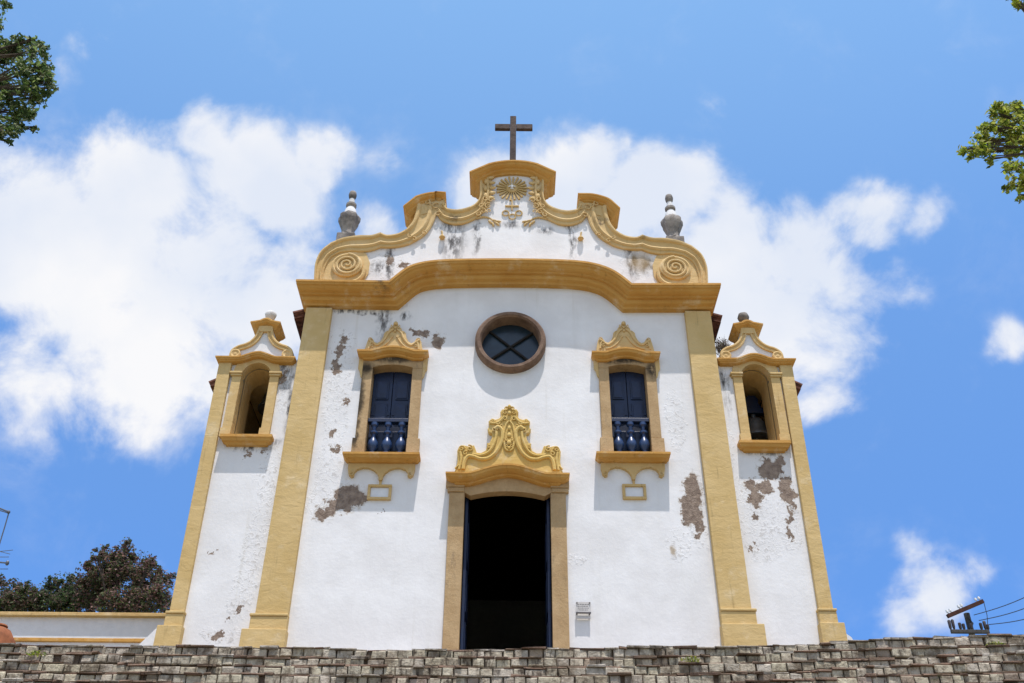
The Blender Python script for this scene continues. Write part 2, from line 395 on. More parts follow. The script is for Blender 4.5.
def smooth(pts, n=8, closed=False):
    P=[Vector(p) for p in pts]; out=[]; N=len(P)
    rng = range(N) if closed else range(N-1)
    for i in rng:
        if closed: p0,p1,p2,p3=P[(i-1)%N],P[i],P[(i+1)%N],P[(i+2)%N]
        else: p0,p1,p2,p3=P[max(i-1,0)],P[i],P[i+1],P[min(i+2,N-1)]
        for k in range(n):
            t=k/n; out.append(tuple(.5*((2*p1)+(-p0+p2)*t+(2*p0-5*p1+4*p2-p3)*t*t+(-p0+3*p1-3*p2+p3)*t**3)))
    if not closed: out.append(tuple(P[-1]))
    return out
def resample(pts, n):
    P=[Vector(p) for p in pts]; L=[0]
    for a,b in zip(P,P[1:]): L.append(L[-1]+(b-a).length)
    out=[]; j=0
    for i in range(n):
        t=L[-1]*i/(n-1)
        while j<len(P)-2 and L[j+1]<t: j+=1
        s_=(t-L[j])/max(1e-9,L[j+1]-L[j]); out.append(tuple(P[j].lerp(P[j+1],min(1,max(0,s_)))))
    return out
def pxs(L, Y): return [A(a,b,Y) for a,b in L]
def mirror(L, xc): return [(2*xc-x,z) for x,z in L]
def offset_curve(pts, d):
    out=[]
    n=len(pts)
    for i in range(n):
        a=Vector(pts[max(i-1,0)]); b=Vector(pts[min(i+1,n-1)]); t=(b-a).normalized()
        out.append((pts[i][0]-t.y*d, pts[i][1]+t.x*d))
    return out
def spiral(mb, cx, cz, y, r1, turns, a0, rt, direction=1, r_in=.02, n=60, bulge=.0):
    pts=[];rs=[]
    for i in range(n):
        t=i/(n-1); r=r1*(1-t)+r_in*t; an=a0+direction*t*turns*2*math.pi
        pts.append((cx+r*math.cos(an), y-bulge*t, cz+r*math.sin(an))); rs.append(rt*(1-.5*t))
    mb.tube(pts,rs,8)
def ridge(mb, pts, y, r, n=8, taper=None):
    P=[(x,y,z) for x,z in pts]; k=len(P)
    rr=[r*(taper(i/(k-1)) if taper else 1) for i in range(k)]
    mb.tube(P,rr,n)

# ------------------------------------------------------------------ terrain
ZT_PX=[(-60,643),(0,643),(120,645),(250,647),(400,648),(500,648.5),(600,648),(700,646),(800,643),(850,640.5),(940,637),(1024,634.5),(1100,632)]
YS=16.5
ZTP=[A(a,b,YS) for a,b in ZT_PX]
def ztop(x):
    if x<=ZTP[0][0]: return ZTP[0][1]
    if x>=ZTP[-1][0]: return ZTP[-1][1]
    for (a,za),(b,zb) in zip(ZTP,ZTP[1:]):
        if a<=x<=b: return za+(zb-za)*(x-a)/(b-a)
ZP=min(z for _,z in ZTP)-.04
RISE=.205; NC=int((ZP)/RISE)+1
def hgt(x,y):
    e = 9.0 + (YS-9.0) * 0
    yb = YS-NC*RISE
    if y<yb-.3: z=0
    elif y<YS+.3: z=max(0,(y-yb-.3)/(YS-yb)*ZP-.25)
    else: z=ZP
    z=min(z,ZP)
    fx=max(0,(abs(x)-34)/60); fy=max(0,(y-60)/120)
    k=max(0,1-max(fx,fy)); k=k*k*(3-2*k)
    return z*k
def ticks(a,b,dense): 
    L=[a]; 
    for lo,hi,st in dense:
        t=lo
        while t<=hi: L.append(t); t+=st
    L.append(b); return sorted(set(L))
xs=ticks(-1500,1500,[(-400,-110,60),(-100,-36,8),(-34,34,4),(36,100,8),(110,400,60)])
ys=ticks(-1500,3000,[(-300,-20,70),(-10,8,3),(8.5,17.5,.5),(19,60,5),(66,190,10),(220,600,90)])
g=MB(); nx=len(xs)
g.v=[(x,y,hgt(x,y)) for y in ys for x in xs]
g.f=[(j*nx+i,j*nx+i+1,(j+1)*nx+i+1,(j+1)*nx+i) for j in range(len(ys)-1) for i in range(nx-1)]; g.c=[None]*len(g.f)
Mg=Mat('dry_grass_ground',.95,.1); Mg.color(Mg.mix(Mg.ramp(Mg.noise(.6,7,.65),.35,.65),(.42,.36,.27),(.13,.15,.07))); Mg.bump(Mg.noise(6,6,.7),.08,.8)
tag(g.build('ground',Mg.m),kind='structure')

# ------------------------------------------------------------------ stone steps
MS=Mat('mossy_step_stone',.9,.2)
att=MS.n('ShaderNodeAttribute',attribute_name='tint')
b=MS.mix(MS.ramp(MS.noise(7,7,.7),.42,.70,0,.7), att.outputs['Color'], (.20,.15,.105))
b=MS.mix(MS.ramp(MS.noise(2.6,6,.7),.46,.64,0,.8), b, (.14,.105,.07))
b=MS.mix(MS.ramp(MS.noise(9,5,.7,stretch=(1,1,.25)),.52,.68,0,.9), b, (.05,.035,.025))
b=MS.mix(MS.ramp(MS.noise(1.9,6,.7),.63,.72,0,.8), b, (.08,.10,.03))
MS.color(b); MS.bump(MS.noise(22,7,.7),.03,.9); MS.bump(MS.noise(6,5,.6),.06,.7)
rs=random.Random(3)
sb=MB()
def rblock(mb,x0,x1,y0,y1,z0,z1,col,j=.012,cham=.014):
    # block with chamfered, jittered front
    J=lambda: rs.uniform(-j,j)
    vs=[];c=cham
    for (x,z) in ((x0,z0),(x1,z0),(x1,z1),(x0,z1)): vs.append((x+J(),y1,z+J()*.4))
    for (x,z) in ((x0,z0),(x1,z0),(x1,z1),(x0,z1)): vs.append((x+J(),y0+c+J(),z+J()))
    for (x,z) in ((x0+c,z0+c),(x1-c,z0+c),(x1-c,z1-c),(x0+c,z1-c)): vs.append((x+J()*.6,y0+J(),z+J()*.6))
    fs=[(0,1,5,4),(1,2,6,5),(2,3,7,6),(3,0,4,7),(4,5,9,8),(5,6,10,9),(6,7,11,10),(7,4,8,11),(8,9,10,11)]
    mb.add(vs,fs,col)
XR=11.5
for k in range(NC):
    yf=YS-k*RISE; zt=lambda x: ztop(x)-RISE*k+.014*math.sin(x*1.1+k*2.1)+.008*math.sin(x*3.3+k*5)
    det = k<12
    # dark mortar core
    x=-XR
    while x<XR:
        w=.5; z=zt(x+w/2)
        sb.box(x,x+w+.01,yf+.055,yf+RISE+.5,z-.50,z-.015,(.13,.095,.07)); x+=w+.0
    x=-XR+rs.uniform(-.2,0); hh=rs.uniform(.125,.145)
    while x<XR:                                     # pale riser blocks
        w=rs.choice((rs.uniform(.17,.22),rs.uniform(.19,.25),rs.uniform(.22,.36))) if det else rs.uniform(.5,.9); z=zt(x+w/2)
        g_=rs.gauss(.54,.04); warm=rs.uniform(.89,.92)
        if rs.random()<.05: g_*=.65; warm*=.9
        if rs.random()<.03: x+=rs.uniform(.04,.12)
        gap=rs.uniform(.008,.022); oy=rs.uniform(-.014,.012)
        rblock(sb,x,x+w-gap,yf+oy,yf+.2,z-.035-hh+rs.uniform(-.009,.009),z-.034+rs.uniform(-.010,.008),(g_,g_*warm*.98,g_*warm*rs.uniform(.70,.80)),.007,.016)
        x+=w
    x=-XR
    while x<XR:                                     # thin ragged dark-brown nosing stones
        w=rs.uniform(.10,.45) if det else 1.2; z=zt(x+w/2)
        if k==0 or rs.random()<.9:
            t=rs.uniform(.018,.034); g_=rs.uniform(.10,.20)
            if rs.random()<(.6 if k==0 else .12): g_=rs.uniform(.34,.48); c=(g_,g_*.9,g_*.76)
            else: c=(g_*1.35,g_*.86,g_*.62)
            rblock(sb,x,x+w-rs.uniform(.0,.012),yf-rs.uniform(-.03,.05),yf+.32,z-t-.012,z+rs.uniform(-.012,.008),c,.010,.010)
        x+=w
tag(sb.build('stone_steps',MS.m,cols=True),'wide flight of worn mossy stone steps below the church','steps',kind='structure')

# forecourt paving on the plateau
pv=MB(); n=24
for i in range(n):
    xa=-XR+2*XR*i/n; xb=-XR+2*XR*(i+1)/n
    pv.add([(xa,YS+.2,ZP+.004),(xb,YS+.2,ZP+.004),(xb,18.9,ZP+.004),(xa,18.9,ZP+.004)],[(0,1,2,3)])
Mp=Mat('forecourt_stone',.9,.2); Mp.color(Mp.mix(Mp.ramp(Mp.noise(3,6,.7),.35,.65),(.34,.29,.24),(.52,.46,.38))); Mp.bump(Mp.noise(9,5,.6),.03,.6)
tag(pv.build('forecourt',Mp.m),kind='structure')

# ------------------------------------------------------------------ church
FY=18.0
church=thing('church',(0,FY,ZP),'white colonial church with ochre trim, curved gable and two small bell towers','church')
ZB=ZP-.5
XC=A(511.2,262,17.9)[0]
# nave edges
xL=A(262,608)[0]-.05; xL=A(255,608,17.88)[0]; xR=A(751.8,605,17.88)[0]
xLi=A(288.5,608,17.88)[0]; xRi=A(720.2,605,17.88)[0]
xLt=A(305.5,312,17.88)[0]; xRt=A(710.8,314,17.88)[0]; xLti=A(332,308,17.88)[0]; xRti=A(685,312,17.88)[0]
print('nave',xL,xLt,xR,xRt,'in',xLi,xLti,xRi,xRti,'ZP',ZP)
# cornice path (lip), left half and right half
lipY=17.43
cl=[(389,280.3),(396,274.5),(404,268.5),(414,263.6),(430.6,260.2),(452,258.8),(480,258.3)]
crr=[(542,258.6),(560,259.2),(577.6,260.2),(595,262.8),(610.5,268),(622,275),(632,283)]
mid=pxs(cl,lipY)+[A(511,258.2,lipY)]+pxs(crr,lipY)
mid_s=[mid[0]]+smooth(mid,3)[1:-1]+[mid[-1]]
cz_l=A(305,279.2,lipY)[1]; cz_r=A(712,282.8,lipY)[1]
cpath=[(xLt,cz_l)]+mid_s+[(xRt,cz_r)]
CP=[(.08,.03),(.53,.02),(.57,0),(.57,-.05),(.55,-.058),(.54,-.10),(.50,-.115),(.47,-.155),(.42,-.185),(.35,-.20),(.34,-.23),(.27,-.235),(.265,-.28),(.24,-.32),(.17,-.345),(.155,-.36),(.15,-.40),(.0,-.40)]
esl=(xLt-A(296.2,278.5,lipY)[0])/.57; esr=(A(720.9,283,lipY)[0]-xRt)/.57
mb=MB(); mb.sweep(cpath,CP,FY,18.42,es=(esl,esr))
corn=mb.build('cornice',m_cor,church)
# facade wall with openings
def archpts(x0,x1,zs,za,n=14):
    """segmental arch from (x1,zs) over apex za to (x0,zs)"""
    w=(x1-x0)/2; h=za-zs; xc=(x0+x1)/2
    if h>=w*.98:
        return [(xc+w*math.cos(math.pi*i/n), zs+h*math.sin(math.pi*i/n)) for i in range(n+1)]
    R=(w*w+h*h)/(2*h); a=math.asin(min(1,w/R)); zc=za-R
    return [(xc+R*math.sin(a-2*a*i/n), zc+R*math.cos(a-2*a*i/n)) for i in range(n+1)]
def opening(x0,x1,zb,zs,za,n=14,g=0): return [(x0-g,zb),(x1+g,zb)]+archpts(x0-g,x1+g,zs,za+g,n)
DY=17.93     # door stone face
dx0=A(460.5,600,DY)[0]; dx1=A(552.3,600,DY)[0]; dzs=A(507,497.5,DY)[1]; dza=A(507,491.2,DY)[1]
door_hole=[(dx0-.22,ZB),(dx1+.22,ZB),(dx1+.22,dza+.30),(dx0-.22,dza+.30)]
# windows in metric frame: right one measured, left one shifted
WYF=17.93
sR=A(633.6,452.6,17.75); sL=A(381.8,453.0,17.75)
WXR=(A(612.2,430,WYF)[0],A(650.6,430,WYF)[0]); WXL=(A(366.3,430,WYF)[0],A(407.8,430,WYF)[0]); wzb=0.02; wzs=A(628,367,WYF)[1]-sR[1]; wza=A(628,364.3,WYF)[1]-sR[1]
def win_hole(s,wx): return [(x,z+s[1]) for x,z in opening(wx[0],wx[1],wzb,wzs,wza,g=.03)]
oc=A(510.5,341.5,17.9); orr=.64
oc_hole=[(oc[0]+orr*math.cos(2*math.pi*i/48),oc[1]+orr*math.sin(2*math.pi*i/48)) for i in range(48)]
top_in=[(x,z-.3) for x,z in cpath]
wall_poly=[(xL+.02,ZB),(xR-.02,ZB),(xRt-.03,cz_r-.3)]+list(reversed(top_in[1:-1]))+[(xLt+.03,cz_l-.3)]
mb=MB(); mb.prism(wall_poly,FY,18.7,[door_hole,win_hole(sL,WXL),win_hole(sR,WXR),oc_hole])
mb.build('facade_wall',m_wall,church)
# pilasters with plinths
def pil(b0,b1,t0,t1,zt,y0,y1,mat,name='pilaster'):
    mb=MB(); zb=ZB
    vs=[]
    for y in (y0,y1):
        vs+=[(b0,y,zb),(b1,y,zb),(t1,y,zt),(t0,y,zt)]
    mb.add(vs,[(0,1,2,3),(4,7,6,5),(0,4,5,1),(1,5,6,2),(2,6,7,3),(3,7,4,0)])
    return mb.build(name,mat,church,bevel=.012)
p1=pil(xL,xLi,xLt,xLti,cz_l-.44,17.88,18.45,m_pil); p2=pil(xRi,xR,xRti,xRt,cz_r-.44,17.88,18.45,m_pil)
def plinth(par,xo,xi,zc,sgn,yf):
    """xo outer edge, xi inner edge; cap moulding top at zc"""
    mb=MB(); e=.035
    a,b=min(xo,xi),max(xo,xi)
    al,bl=(a-.07,b+.015) if sgn<0 else (a-.015,b+.07)
    mb.box(al-.0,bl+.0,yf-.055,FY+.3,zc-.05,zc); mb.box(al+.02*(sgn<0),bl-.02*(sgn>0),yf-.035,FY+.3,zc-.30,zc-.052)
    al2,bl2=(al-.09,bl+.02) if sgn<0 else (al-.02,bl+.09)
    mb.box(al2,bl2,yf-.10,FY+.3,ZB,zc-.302)
    mb.build('plinth',m_pil,par,bevel=.014)
plinth(p1,xL,xLi,A(270,612.5,17.8)[1],-1,17.88); plinth(p2,xR,xRi,A(735,607.5,17.8)[1],1,17.88)

# ---- pediment wall
oL=[(314,281),(314.3,272),(315.6,262),(320.8,251),(330.6,242.8),(342.7,238),(358,235.4),(371,235.2),(380.5,232.4),(387,235.0),(397.6,233.6),(406.4,229),(412.5,221.6),(415.8,212),(417,204)]
oLs=smooth(pxs(oL[:9],17.85),5)+smooth(pxs(oL[8:],17.85),5)[1:]
shoulder=pxs([(418,202),(425,197),(434,195.5),(443.5,197),(444.5,203)],17.85)
U=[(444.8,206),(450,208.6),(458,209.2),(466,207.8),(474,204.4),(478.6,199.5),(480,193),(479.8,185),(479.5,176)]
Us=smooth(pxs(U,17.85),4)
crest=pxs([(484,170.5),(496,166.5),(512,165)],17.85)
half=oLs+shoulder+Us+crest
allp=half+list(reversed(mirror(half[:-1],XC)))
poly=list(reversed(allp))
# bottom closes along the cornice top (kept a little below the lip line)
bot=[(x,z-.12) for x,z in cpath if allp[0][0]<x<allp[-1][0]]
poly=[(allp[0][0],cz_l-.1)]+bot+[(allp[-1][0],cz_r-.1)]+list(reversed(allp))[0:]
mb=MB(); mb.prism(poly,17.93,18.42)
pedo=mb.build('pediment_wall',m_pwall,church)
BP=[(0,-.0),(0,.085),(.04,.105),(.14,.11),(.2,.095),(.24,.055),(.42,.035),(.56,.045),(.60,.085),(.68,.10),(.76,.085),(.80,.055),(.88,.05),(.93,.07),(1,.055),(1,0)]
iL=[(323,281),(323.5,272),(326,264),(331,256.5),(340,251.5),(352,250),(362,250.8),(372.5,249.2),(380.5,246.3),(390,246.6),(400,245.5),(409,243.2),(421.8,236),(430,227.5),(435,217),(437,207)]
iLs=smooth(pxs(iL,17.85),5)
N=120
# pair by arc length of matching key spans
oa=smooth(pxs(oL,17.85),6); 
keyo=[0,4,8,11,14]; keyi=[0,4,8,11,15]
A1=[];B1=[]
for k in range(4):
    so_=resample(smooth(pxs(oL[keyo[k]:keyo[k+1]+1],17.85),6),24); si_=resample(smooth(pxs(iL[keyi[k]:keyi[k+1]+1],17.85),6),24)
    A1+=so_[:-1]; B1+=si_[:-1]
A1.append(so_[-1]);B1.append(si_[-1])
loU=[(436,212),(441,219),(449.5,222.6),(457,223.4),(466,222),(477,216.6),(485.5,208.5),(490.5,199),(492,188),(490.6,175)]
hiU=[(443.5,203),(447,208),(453,209.4),(458,209.6),(466,208),(474,204.6),(478.6,199.5),(480,193),(479.8,185),(479.5,175)]
A2=resample(smooth(pxs(hiU,17.85),6),70); B2=resample(smooth(pxs(loU,17.85),6),70)
SY=17.93
for side in (0,1):
    f=(lambda L: L) if side==0 else (lambda L: mirror(L,XC))
    sg=1 if side==0 else -1
    mb=MB(); mb.band(f(A1),f(B1),BP,SY-.005); mb.band(f(A2),f(B2),BP,SY-.008)
    # shoulder block below the cap
    mb.prism(f(pxs([(416.6,206),(418,201.5),(425,197),(434,195.5),(443.8,197),(446,207),(443,216),(437,210),(430,212),(420,214)],17.85)),SY-.06,SY+.02)
    # volute plate, disc and spiral
    mb.prism(f(pxs([(318,281),(319,266),(328,255),(340,249),(355,248),(366,252),(369.5,261),(368,272),(362,281)],17.85)),SY-.03,SY)
    band=mb.build('scroll_band',m_scr,church,smooth=True)
    vo=MB(); cx,cz=f([A(346.8,263.4,17.8)])[0]
    vo.lathe((0,0,0),[(.0,0)],4) if False else None
    # shallow dish
    rings=[(.335,0),(.335,.055),(.30,.075),(.27,.05),(.18,.045),(.10,.06),(.0,.07)]
    vs=[];n=36
    for r,o in rings:
        for j in range(n):
            an=2*math.pi*j/n; vs.append((cx+r*math.cos(an)*1.06,SY-.03-o,cz+r*math.sin(an)*1.0))
    fs=[(i*n+j,i*n+(j+1)%n,(i+1)*n+(j+1)%n,(i+1)*n+j) for i in range(len(rings)-1) for j in range(n)]
    vo.add(vs,fs)
    spiral(vo,cx,cz,SY-.09,.31,2.7,math.pi*(.5 if side==0 else .5),.036,direction=-sg if False else (-1 if side==0 else 1),n=90,bulge=.03)
    spiral(vo,cx,cz,SY-.08,.26,1.1,math.pi*.5,.02,direction=(-1 if side==0 else 1),r_in=.14,n=40)
    # comma from the disc back to the band
    ridge(vo,f(smooth(pxs([(364,268),(362,274),(356,279),(345,281)],17.8),5)),SY-.06,.05)
    vo.build('volute',m_scr,band,smooth=True)
    # carved ornament on shoulder, junctions, branches
    om=MB(); OM={}
    def cs(px,py,r,a0,turns,d,rt,Y=17.8,y=SY-.10):
        x,z=f([A(px,py,Y)])[0]
        spiral(om,x,z,y,r,turns,a0 if side==0 else math.pi-a0,rt,d*sg,r_in=r*.25,n=22)
    for gi,(px,py,r,a0,t,d) in enumerate([(436,205,.10,1,1.1,1),(443,205,.08,2,1.2,-1),(438,213,.09,0,1,1),(427,201,.07,1,1,-1),(432,203,.06,2,1,1),
                             (488,205,.09,1,1.2,1),(483,210,.08,2,1.1,-1),(491,199,.08,0,1.1,1),(486,198,.08,2,1,1),(478,213,.07,1,1,-1),(481,205,.06,1,1,1),(489,210,.06,4,1,-1),(424,232,.06,0,1,1),(414,238,.06,2,1,-1),(410,235,.06,2,1,1)]):
        oms=OM.setdefault(0 if (px>425 and px<470) else 1 if px>470 else 2 if px>420 else 3,MB()); om=oms; cs(px,py,r,a0,t,d,.018)
    for oms in OM.values(): oms.build('scroll_carving',m_scr,band,smooth=True)
    om=MB()
    for i,(px,py) in enumerate([(491.5,176.5),(493,181.5),(493.6,186.5),(493.2,191.5),(492,196.5)]):
        x,z=f([A(px-1,py,17.8)])[0]; om.ell((x,SY-.08,z),(.075,.035,.05)); om.ell((x+.05*sg,SY-.09,z),(.035,.03,.03))
    om.build('scallop_trim',m_scr,band,smooth=True); om=MB()
    for (px,py) in [(486,180),(485.5,187),(485.5,194)]:
        x,z=f([A(px,py,17.8)])[0]; om.ell((x,SY-.07,z),(.05,.04,.085))
    om.build('bead_carving',m_scr,band,smooth=True); om=MB()
    # branch
    br=smooth(pxs([(476,217),(484,215.5),(491,217.5),(497,222.5)],17.85),5); ridge(om,f(br),SY-.03,.028,taper=lambda t:1-.4*t)
    for (px,py,a) in [(494,219,-.3),(497.5,222.5,-.9),(493,223,-1.3),(498.5,220,-.2),(490,220.5,-.9)]:
        x,z=f([A(px,py,17.85)])[0]; om.ell((x,SY-.03,z),(.075,.03,.028),rot=a*sg+(0 if sg>0 else math.pi))
    om.build('leaf_branch',m_scr,band,smooth=True); om=MB()
    # pendant drop
    ridge(om,f(smooth(pxs([(441.6,229),(441.9,231),(442,233)],17.85),4)),SY-.01,.02)
    x,z=f([A(442,235.4,17.8)])[0]; om.ell((x,SY-.06,z),(.075,.08,.045)); om.ell((x,SY-.05,z+.04),(.045,.06,.04))
    om.build('pendant',m_scr,band,smooth=True)
# ---- caps
CAPP=[(.0,.0),(.26,.0),(.30,-.02),(.30,-.06),(.27,-.075),(.25,-.12),(.20,-.15),(.15,-.165),(.14,-.20),(.08,-.23),(.06,-.27),(0,-.27)]
YC=SY; 
def cap(pts_px,name,ybk=18.42,lipout=.30,prof=CAPP):
    L=pxs(pts_px,YC-lipout); L=smooth(L,4)
    # ends are measured at the lip corner: bring the nominal end back by the overhang
    L[0]=(L[0][0]+lipout,L[0][1]); L[-1]=(L[-1][0]-lipout,L[-1][1])
    L=[L[0]]+[p for p in L[1:-1] if L[0][0]+.06<p[0]<L[-1][0]-.06]+[L[-1]]
    mb=MB(); mb.sweep(L,prof,YC,ybk); return mb.build(name,m_cor,church,smooth=False)
def drop_ends(L): return L
CAPS=[(a*.75,b*.8) for a,b in CAPP]
cap([(469.5,170.6),(480,165),(496.8,160.6),(513.2,159.2),(530,160.6),(546,165.2),(556,170.6)],'crest_cap')
lsh=[(404,205.2),(409.5,199.2),(417,194.8),(430.6,191.5),(445.2,191.3)]
def capL(pts,left):
    L=smooth(pxs(pts,YC-.22),4)
    if not left: L=list(reversed(mirror(L,XC)))
    o=.22
    mb=MB(); a=L[0]; b_=L[-1]
    inn=[p for p in L if a[0]+o*1.0<p[0]<b_[0]-o*.6]
    L2=[(a[0]+o*.95,a[1] if left else inn[0][1])]+inn+[(b_[0]-o*.95,b_[1] if not left else inn[-1][1])]
    mb.sweep(L2,CAPS,YC,18.42); mb.build('shoulder_cap',m_cor,church)
capL(lsh,True); capL(lsh,False)
# ---- emblem
em=MB(); ex,ez=A(512,188.4,17.9)
for i in range(22):
    an=2*math.pi*i/22+.05; r1=.385 if i%2==0 else .36
    ca,sa=math.cos(an),math.sin(an); w0,w1=.008,.024
    pts=[(ex+ca*.10-sa*w0,ez+sa*.10+ca*w0),(ex+ca*.10+sa*w0,ez+sa*.10-ca*w0),(ex+ca*r1+sa*w1,ez+sa*r1-ca*w1),(ex+ca*(r1+.015),ez+sa*(r1+.015)),(ex+ca*r1-sa*w1,ez+sa*r1+ca*w1)]
    em.prism(pts,SY-.045,SY+.01)
em.lathe((0,0,0),[(0,0)],3) if False else None
def disc(mb,x,z,y0,prof,n=28):
    vs=[]
    for r,o in prof:
        for j in range(n):
            an=2*math.pi*j/n; vs.append((x+r*math.cos(an),y0-o,z+r*math.sin(an)))
    fs=[(i*n+j,i*n+(j+1)%n,(i+1)*n+(j+1)%n,(i+1)*n+j) for i in range(len(prof)-1) for j in range(n)]
    fs.append(tuple((len(prof)-1)*n+j for j in range(n))); mb.add(vs,fs)
disc(em,ex,ez,SY,[(.14,0),(.14,.05),(.11,.065),(.02,.07)])
emb=em.build('sun_emblem',m_ray,church)
dv=MB(); dv.ell((ex,SY-.09,ez+.005),(.035,.03,.06)); dv.ell((ex-.05,SY-.09,ez+.015),(.05,.02,.022),rot=.5); dv.ell((ex+.05,SY-.09,ez+.015),(.05,.02,.022),rot=-.5); dv.ell((ex,SY-.10,ez+.065),(.022,.022,.022)); dv.ell((ex,SY-.08,ez-.05),(.045,.02,.025))
dv.build('dove_relief',m_finw,emb,smooth=True)
cr_=MB(); kx,kz=A(512,206,17.9); _,kz0=A(512,210,17.9)
cr_.box(kx-.014,kx+.014,SY-.04,SY+.01,kz0-.0,A(512,199.5,17.9)[1]); cr_.box(kx-.165,kx+.165,SY-.042,SY+.01,kz-.018,kz+.018)
for (px,py) in [(505.6,212.8),(512.3,216.3),(518.8,212.8)]:
    x,z=A(px,py,17.9); P=[(x+.078*math.cos(t*2*math.pi/24),SY-.02,z+.078*math.sin(t*2*math.pi/24)) for t in range(25)]; cr_.tube(P,.016,6)
cr_.build('cross_and_rings_emblem',m_ray,church,smooth=False)
# ---- rooftop cross
cm=MB(); cy=18.15
x0,z0=A(513,165,cy); x1,z1=A(513.2,118,cy); w=.058
w=.078; cm.box(x1-w,x1+w,cy-w,cy+w,z0-.25,z1)
_,za=A(513,125.2,cy); _,zb_=A(513,130.0,cy); xa=A(495,128,cy)[0]; xb=A(532.5,128,cy)[0]
cm.box(xa,x1-w-.002,cy-.05,cy+.05,zb_,za); cm.box(x1+w+.002,xb,cy-.05,cy+.05,zb_,za)
cm.build('cross',m_cross,church,bevel=.012)
# ---- finials on the nave corners
def finial(x,y,zb,h,s=1.0,V=1.42):
    mb=MB()
    mb.box(x-.21*s,x+.21*s,y-.21*s,y+.21*s,zb-.6,zb+.16*s); 
    o=mb.build('finial',m_fin,church,bevel=.02)
    z=zb+.162*s
    b_=MB(); b_.lathe((x,y,z),[(.14*s,0*s*V),(.17*s,.03*s*V),(.13*s,.07*s*V),(.145*s,.16*s*V),(.20*s,.27*s*V),(.24*s,.35*s*V),(.245*s,.42*s*V),(.20*s,.475*s*V),(.15*s,.50*s*V)],40,lobes=8,amp=.09)
    b_.build('urn',m_fin,o,smooth=True)
    c_=MB(); c_.lathe((x,y,z),[(.16*s,.50*s*V),(.13*s,.60*s*V),(.085*s,.66*s*V)],20); c_.lathe((x,y,z),[(.08*s,.75*s*V),(.06*s,.86*s*V)],16)
    c_.build('neck',m_finw,o,smooth=True)
    d_=MB(); d_.lathe((x,y,z),[(.085*s,.66*s*V),(.125*s,.69*s*V),(.125*s,.73*s*V),(.08*s,.755*s*V)],20)
    d_.build('ring',m_fin,o,smooth=True)
    e_=MB(); e_.lathe((x,y,z),[(.06*s,.855*s*V),(.085*s,.89*s*V),(.098*s,.95*s*V),(.08*s,1.01*s*V),(.03*s,1.04*s*V)],16); e_.build('knob',m_fin,o,smooth=True)
fy=18.2
fx,fz=A(348,231,fy); finial(fx,fy,fz-.38,1,1.02); fx2,fz2=A(673,234.5,fy); finial(fx2,fy,fz2-.38,1,1.02)

# ---- oculus
ob=MB(); 
vs=[];n=64
prof=[(.635,-.25),(.635,.0),(.64,.15),(.66,.17),(.67,.195),(.73,.20),(.755,.175),(.775,.15),(.78,-.02)]
prof=[(r-.004,o) for r,o in prof]
for r,o in prof:
    for j in range(n):
        an=2*math.pi*j/n; vs.append((oc[0]+r*math.cos(an),FY-o,oc[1]+r*math.sin(an)))
ob.add(vs,[(i*n+j,i*n+(j+1)%n,(i+1)*n+(j+1)%n,(i+1)*n+j) for i in range(len(prof)-1) for j in range(n)])
ocu=ob.build('round_window',m_ocul,church,smooth=True)
gb=MB(); vs=[(oc[0]+.629*math.cos(2*math.pi*j/48),FY+.16,oc[1]+.629*math.sin(2*math.pi*j/48)) for j in range(48)]; gb.add(vs,[tuple(range(48))]); gb.build('pane',m_glass,ocu)
bb=MB()
for a in (rad(38),rad(-42)):
    ca,sa=math.cos(a),math.sin(a); w=.022
    bb.prism([(oc[0]+s*ca*.615+t*sa*w,oc[1]+s*sa*.615-t*ca*w) for s,t in ((-1,-1),(1,-1),(1,1),(-1,1))],FY+(.10 if a>0 else .104),FY+.15)
bb.build('glazing_bar',m_dark,ocu)

